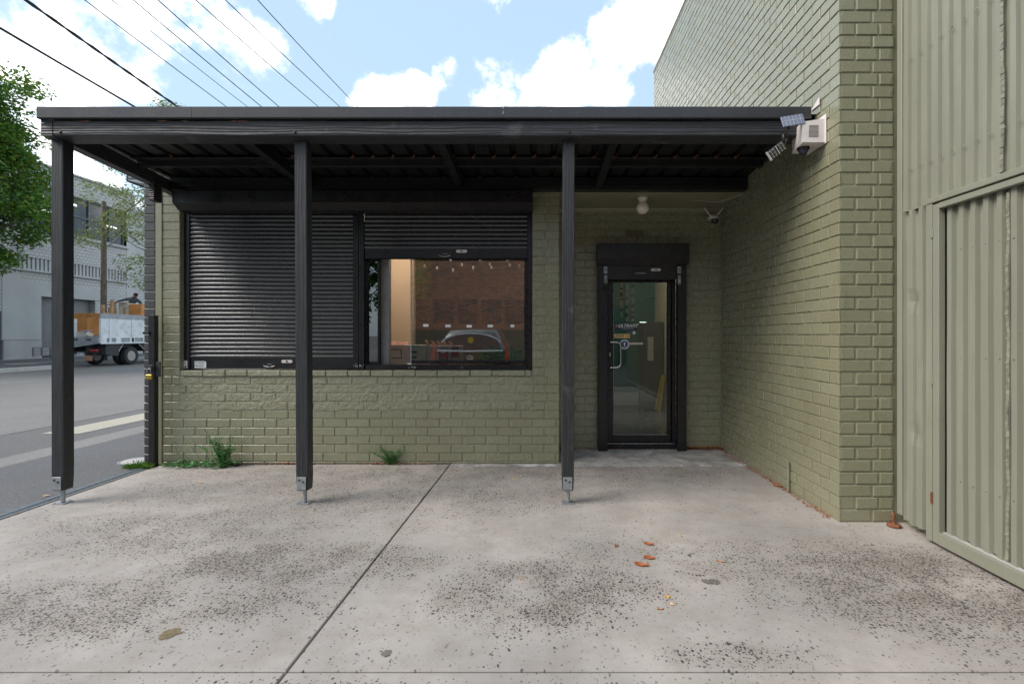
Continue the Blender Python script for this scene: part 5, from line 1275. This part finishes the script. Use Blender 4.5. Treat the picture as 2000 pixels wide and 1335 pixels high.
mb = MB(); mb.box(XLf+.55, XLf+.68, Y0+.1, 29, .62, .95); mb.box(XR-.68, XR-.55, Y0+.1, 29, .62, .95); mb.box(XLf+.3, XR-.2, Y0+.5, Y0+.65, .70, .95); mb.box(XLf+.3, XR-.3, Y0+.15, Y0+.3, .55, .66); mb.box(XLf+.5, XR-.3, Y0+1.0, 28, .75, .95); mb.cbox(XR-.55, XR-.12, Y0+3.0, Y0+3.9, .42, .85, .03)
mb.build('chassis', 'chassis', tr)
mb = MB(); mb.prism([(Y0+.35, .95), (Y0+.35, .50), (Y0+1.0, .42), (Y0+1.05, .62), (Y0+1.25, .93)], 'X', XR-.50, XR-.06); mb.prism([(Y0+2.15, .93), (Y0+2.45, .62), (Y0+2.55, .58), (Y0+2.4, .93)], 'X', XR-.50, XR-.06); build_each(mb, 'mudguard', 'chassis', tr)
mb = MB(); mb.tube([(XR-.04, Y0+.98, .62), (XR-.04, Y0+1.22, .93)], .022, 6); mb.tube([(XR-.04, Y0+2.45, .64), (XR-.04, Y0+2.1, .93)], .022, 6); build_each(mb, 'mudguard_stay', 'truck_grey', tr)
for (xw, yw) in ((XR-.07, Y0+1.68), (XR-.40, Y0+1.68), (XLf+.32, Y0+1.68), (XR-.1, Y0+5.2), (XLf+.32, Y0+5.2)):
    mb = MB(); mb.lathe([(.25, -.13), (.34, -.14), (.385, -.11), (.40, -.06), (.40, .06), (.385, .11), (.34, .13), (.25, .12), (.235, .09), (.235, -.1)], (xw-.06, yw, .40), 32, 'X'); wl = mb.build('wheel', 'rubber', tr)
    mb = MB(); mb.lathe([(.135, .022), (.12, .024)], (xw-.06, yw, .40), 20, 'X'); mb.build('rim_hole', 'chassis', wl)
    mb = MB(); mb.lathe([(.235, .10), (.225, .11), (.19, .03), (.15, .00), (.145, -.01)], (xw-.06, yw, .40), 24, 'X'); mb.build('rim', 'rim_metal', wl); mb = MB(); mb.lathe([(.085, .0), (.08, .05), (.05, .07), (.002, .07)], (xw-.06, yw, .40), 16, 'X'); mb.build('hub', 'chassis', wl)
mb = MB(); mb.cbox(XR-.44, XR-.12, Y0-.02, Y0+.06, .66, .73, .01); mb.build('tail_light', 'car_red', tr)
mb = MB(); mb.cbox(XR-1.0, XR-.70, Y0+.02, Y0+.04, .48, .60, .004); np_ = mb.build('number_plate', 'decal_grey', tr)
text('VNZ 790', .10, 'lettering', 'chassis', np_, (XR-.85, Y0+.017, .54))
mb = MB(); mb.cbox(XR-.75, XR-.42, Y0+.1, Y0+.12, .25, .48, .004); mb.build('mud_flap', 'timber_raw', tr)
mb = MB(); mb.prism([(Y0+4.2, .55), (Y0+6.1, .55), (Y0+6.2, 1.3), (Y0+5.9, 2.25), (Y0+4.2, 2.35)], 'X', XLf+.1, XR-.05); cab = mb.build('cab', 'truck_white', tr)
mb = MB(); mb.prism([(Y0+4.7, 1.45), (Y0+6.0, 1.45), (Y0+5.8, 2.1), (Y0+4.7, 2.1)], 'X', XR-.05, XR-.045); mb.build('side_window', 'car_glass', cab)
# load
def slabbox(name, mat, label, cat, c, sz, rot=(0, 0, 0), group='scrap timber and cardboard in the truck tray', extra=None):
    M = Matrix.Translation(c) @ Euler([R(a) for a in rot]).to_matrix().to_4x4(); mb = MB(); mb.cbox(-sz[0]/2, sz[0]/2, -sz[1]/2, sz[1]/2, -sz[2]/2, sz[2]/2, .008).xform(M)
    return tag(mb.build(name, mat), label, cat, group)
slabbox('scrap_board', 'wood_orange', 'wide orange timber panel at the very back of the tray opening', 'board', (-19.3, 22.2, 1.88), (1.9, .04, .80), (6, 0, 0))
slabbox('scrap_board', 'wood_orange', 'square orange drawer panel on the left in the tray opening', 'board', (-18.98, 21.75, 1.78), (.40, .04, .58), (-8, -4, 6))
slabbox('scrap_board', 'wood_orange', 'tall orange panel leaning beside the near tray side', 'board', (-18.52, 21.72, 1.80), (.44, .04, .66), (-10, 4, -4))
slabbox('scrap_board', 'wood_orange', 'lowest orange board slanting across the tray opening', 'board', (-18.62, 21.45, 1.42), (.62, .05, .30), (-22, -12, 0))
slabbox('cardboard_sheet', 'wood_pale', 'small pale cardboard sheet on the lowest orange board', 'cardboard', (-18.75, 21.38, 1.36), (.28, .03, .16), (-20, 28, 0))
slabbox('cloth_bundle', 'pink', 'pinkish rag bundle between the orange panels', 'cloth', (-18.95, 21.5, 1.50), (.42, .16, .07), (0, -6, 0))
slabbox('timber_post', 'wood_tan', 'short timber post sticking up above the left orange panel', 'timber post', (-19.33, 22.7, 2.32), (.12, .12, .7))
slabbox('timber_post', 'wood_tan', 'taller timber post sticking up behind the near tray side', 'timber post', (-18.62, 22.3, 2.42), (.12, .1, .9), (0, 5, 0))
t = thing('wooden_cabinet', 'orange wooden cabinet with a pale end standing on the truck load', 'cabinet', (-18.7, 23.1, 1.5), 'scrap timber and cardboard in the truck tray')
mb = MB(); mb.cbox(-18.895, -18.31, 23.58, 24.15, 1.6, 2.76, .01); mb.build('carcass', 'wood_orange', t)
mb = MB(); mb.cbox(-19.38, -18.90, 23.60, 24.15, 1.7, 2.80, .01); mb.build('end_panel', 'wood_pale', t)
mb = MB(); mb.cbox(-19.13, -19.02, 23.54, 23.598, 1.8, 2.60, .005); mb.build('slot_board', 'wood_tan', t)
slabbox('scrap_board', 'wood_tan', 'broken tan board bracket left of the wooden cabinet', 'board', (-19.50, 23.5, 2.50), (.22, .05, .70), (0, -6, 0))
slabbox('scrap_board', 'wood_tan', 'thin tan board lying flat over the wooden cabinet', 'board', (-19.42, 23.6, 2.845), (.85, .30, .035), (0, 4, 0))
slabbox('scrap_board', 'wood_tan', 'short dark stub of board beside the tan bracket on the truck', 'board', (-19.66, 23.45, 2.36), (.12, .06, .5))
slabbox('scrap_board', 'truck_white', 'white board right of the wooden cabinet behind the truck side', 'board', (-18.40, 24.6, 2.45), (.05, .5, .6))

# person bending over the load
def skinned(name, mat, pts, edges, rad, parent=None, sub=2):
    me = bpy.data.meshes.new(name); me.from_pydata([Vector(p) for p in pts], edges, []); me.materials.append(MATS[mat])
    o = bpy.data.objects.new(name, me); COL.objects.link(o)
    sk = o.modifiers.new('skin', 'SKIN'); ss = o.modifiers.new('sub', 'SUBSURF'); ss.levels = sub; ss.render_levels = sub
    for i, r in enumerate(rad):
        v = me.skin_vertices[0].data[i]; v.radius = (r, r) if isinstance(r, (int, float)) else r
        v.use_root = (i == 0)
    sk.use_smooth_shade = True
    dg = bpy.context.evaluated_depsgraph_get(); dg.update(); m2 = bpy.data.meshes.new_from_object(o.evaluated_get(dg)); bpy.data.objects.remove(o)
    m2.materials.clear(); m2.materials.append(MATS[mat]); o = bpy.data.objects.new(name, m2); COL.objects.link(o)
    if parent is not None: setpar(o, parent)
    return o
px_, py_, pz_ = -19.62, 24.7, 1.62
P = lambda x, y, z: (px_+x, py_+y, pz_+z)
per = thing('person', 'person in a grey long sleeved shirt with dark hair bending over the truck load', 'person', (px_, py_, pz_))
body = [P(-.10, 0, .86), P(-.05, .0, 1.08), P(.02, -.02, 1.30), P(.12, -.05, 1.46), P(.20, -.10, 1.52), P(.26, -.16, 1.56),
        P(-.10, -.12, 1.44), P(-.36, -.24, 1.36), P(-.62, -.34, 1.22), P(-.70, -.36, 1.19),
        P(.30, .08, 1.34), P(.44, .05, 1.10), P(.56, .0, .92), P(.60, -.02, .86),
        P(-.16, -.10, .62), P(-.14, -.12, .30), P(-.14, -.08, .0), P(-.04, .12, .62), P(-.0, .10, .30), P(.02, .14, .0)]
edges = [(0, 1), (1, 2), (2, 3), (3, 4), (4, 5), (3, 6), (6, 7), (7, 8), (8, 9), (3, 10), (10, 11), (11, 12), (12, 13), (0, 14), (14, 15), (15, 16), (0, 17), (17, 18), (18, 19)]
rad = [(.17, .13), (.155, .12), (.175, .125), (.13, .10), .065, .06, .075, .055, .042, .036, .075, .052, .042, .036, .085, .062, .05, .085, .062, .05]
skinned('body', 'shirt', body, edges, rad, per)
mb = MB(); hc = Vector(P(.335, -.235, 1.60)); hn = []
prof = [(.002, -.125), (.045, -.118), (.066, -.08), (.080, -.02), (.084, .03), (.072, .075), (.045, .105), (.002, .115)]
mb.lathe(prof, (0, 0, 0), 18); M = Matrix.Translation(hc) @ Euler((R(28), R(32), 0)).to_matrix().to_4x4(); mb.xform(M)
s0 = len(mb.v); mb.tube([(0, -.075, .0), (0, -.105, -.022), (0, -.083, -.035)], .012, 6).xform(M, s0)
hd = mb.build('head', 'skin', per)
mb = MB(); mb.lathe([(.070, -.045), (.090, -.01), (.096, .035), (.082, .09), (.050, .120), (.002, .130)], (0, .016, .004), 18).xform(M); mb.build('hair', 'hair', per)
for hx_, hy_, hz_, dx, dy, dz in ((-.74, -.37, 1.175, -1, -.3, -.2), (.61, -.03, .84, .3, -.1, -1)):
    mb = MB(); d = Vector((dx, dy, dz)).normalized(); w = Vector((0, 0, 1)).cross(d); w = w.normalized() if w.length > .1 else Vector((1, 0, 0)); p0 = Vector(P(hx_, hy_, hz_))
    mb.tube([p0-d*.03, p0+d*.02, p0+d*.06], .03, 8, radii=[.028, .036, .032])
    for k, l in enumerate((.06, .075, .08, .07)): q = p0+d*.055+w*(k-1.5)*.019; mb.tube([q, q+d*l*.5, q+d*l+Vector((0, 0, -.02))], .008, 6)
    q = p0+w*.03; mb.tube([q, q+w*.03+d*.03, q+w*.035+d*.06], .009, 6); mb.build('hand', 'skin', per)
mb = MB(); mb.tube([P(-.10, 0, .95), P(-.10, 0, .80)], .16, 12); mb.build('belt_line', 'trousers', per)

# ------------------------------------------------------------------ behind the camera: what the glass reflects
bb = thing('brick_building', 'red brown brick building with a green painted base opposite the shop', 'building', (-2, -11.4, 0))
mb = MB(); mb.box(-7.0, 7, -18, -11.5, 0, 6.2); mb.build('wall', 'red_brick', bb)
mb = MB(); mb.box(-7.05, 7.05, -18, -11.45, 6.2, 6.32); mb.build('parapet', 'pale_concrete', bb)
for x in (4.0,):
    mb = MB(); mb.box(x-1.2, x+1.2, -11.52, -11.46, 0, 2.6); mb.build('garage_door', 'teal_wall', bb)
tree('street_tree', 'green tree beside the brick building opposite the shop', (-6.9, -7.2, 0), 6.6, 2.1, 150, 60, .22, 'leaf_green', .16, 21, .95, .6, .6, .45)
car = thing('parked_car', 'dark grey hatchback with red tail lights reflected in the shop window', 'car', (-1.65, -3.7, 0))
cy0 = -1.7
def ring(y, hw, zt, zb, tuck, roof):
    # half section of the body: sill, waist, shoulder, roof
    return [(hw*.86, zb), (hw, zb+.12), (hw*1.0, .62), (hw*.97, .86), (roof*1.04, zt-.10), (roof*.86, zt), (0, zt+.015)]
secs = [(-1.72, .80, .95, .32, 0, .80), (-1.80, .84, 1.0, .26, 0, .74), (-1.95, .865, 1.33, .22, 0, .60), (-2.15, .875, 1.43, .20, 0, .60), (-3.2, .88, 1.47, .20, 0, .62), (-3.9, .88, 1.40, .20, 0, .60), (-4.5, .87, 1.06, .20, 0, .76), (-5.3, .84, .92, .22, 0, .76), (-5.75, .76, .72, .30, 0, .66)]
mb = MB(); rings = []
for s_ in secs:
    h = ring(*s_); full = [(-1.65+x, s_[0], z) for x, z in h]+[(-1.65-x, s_[0], z) for x, z in h[-2::-1]]; rings.append(full)
m_ = len(rings[0]); vs = [p for r_ in rings for p in r_]
mb.add(vs, [(i*m_+j, i*m_+j+1, (i+1)*m_+j+1, (i+1)*m_+j) for i in range(len(rings)-1) for j in range(m_-1)]+[tuple(range(m_)), tuple(range((len(rings)-1)*m_, len(rings)*m_))[::-1]], True); mb.build('body', 'car_paint', car)
def arcpts(w, z, zt, k=10): return [(-1.65-w+2*w*i/k, zt+(z-zt)*(abs(2*i/k-1)**2.6)) for i in range(k+1)]
mb = MB(); o_ = arcpts(.58, 1.22, 1.345); pts = [(-1.65-.70, 1.00), (-1.65+.70, 1.00)]+[(p[0], p[1]) for p in o_][::-1]
vsb = [(x, -1.735-(z-.95)*.42+.018, z) for x, z in pts]; vsb2 = [(x, -1.735-(z-.95)*.42-.03, z) for x, z in pts]; n = len(pts)
mb.add(vsb+vsb2, [tuple(range(n)), tuple(range(n, 2*n))[::-1]]+[(i, (i+1) % n, n+(i+1) % n, n+i) for i in range(n)]); rw = mb.build('rear_window', 'car_glass', car)
mb = MB(); mb.tube([(-1.65-.72, -1.74, .985), (-1.65, -1.715, .975), (-1.65+.72, -1.74, .985)], .022, 6); mb.tube([(x, -1.74-(z-.95)*.42+.02, z+.02) for x, z in [(-1.65-.66, 1.15)]+o_+[(-1.65+.66, 1.15)]], .016, 6); mb.build('trim', 'car_trim', car)
for s_ in (-1, 1):
    mb = MB(); mb.prism([(-1.65+s_*.76, .66), (-1.65+s_*.86, .68), (-1.65+s_*.87, .88), (-1.65+s_*.76, 1.18), (-1.65+s_*.74, 1.18), (-1.65+s_*.77, .95)], 'Y', -1.86, -1.69); mb.build('tail_light', 'car_red', car)
mb = MB(); mb.tube([(-1.50, -1.725, 1.035), (-1.75, -1.735, 1.04), (-1.98, -1.745, 1.035)], .012, 6); mb.build('wiper', 'black_plastic', car)
mb = MB(); mb.tube([(-1.65+.075*math.cos(a), -1.692, .835+.042*math.sin(a)) for a in [2*math.pi*k/20 for k in range(21)]], .007, 6); mb.tube([(-1.69, -1.69, .81), (-1.665, -1.69, .865)], .006, 6); mb.tube([(-1.635, -1.69, .805), (-1.61, -1.69, .86)], .006, 6); mb.tube([(-1.675, -1.69, .835), (-1.625, -1.69, .835)], .006, 6); mb.build('emblem', 'steel', car)
mb = MB(); mb.cbox(-1.65-.18, -1.65+.18, -1.71, -1.685, .55, .66); mb.build('number_plate', 'decal_grey', car)
mb = MB(); mb.cbox(-1.65-.82, -1.65+.82, -1.80, -1.62, .28, .52, .05); mb.build('bumper', 'car_paint', car)
mb = MB(); mb.lathe([(.07, 0), (.07, .004)], (-1.65, -1.80, 1.22), 14, 'Y'); st = mb.build('yellow_sticker', 'yellow', car)
for x in (-2.4, -.9):
    for y in (-2.6, -5.0):
        mb = MB(); mb.lathe([(.19, -.1), (.30, -.1), (.32, -.07), (.32, .07), (.30, .1), (.19, .1)], (x, y, .32), 24, 'X'); wl = mb.build('wheel', 'rubber', car)
        mb = MB(); mb.lathe([(.19, -.09), (.19, .09), (.05, .095), (.002, .095)], (x, y, .32), 18, 'X'); mb.build('rim', 'rim_metal', wl)

for _m in car.children_recursive:
    pass
car.location = (-1.48, -2.4, 0)
scene.render.engine = 'CYCLES'
scene.cycles.max_bounces = 8; scene.cycles.transparent_max_bounces = 16
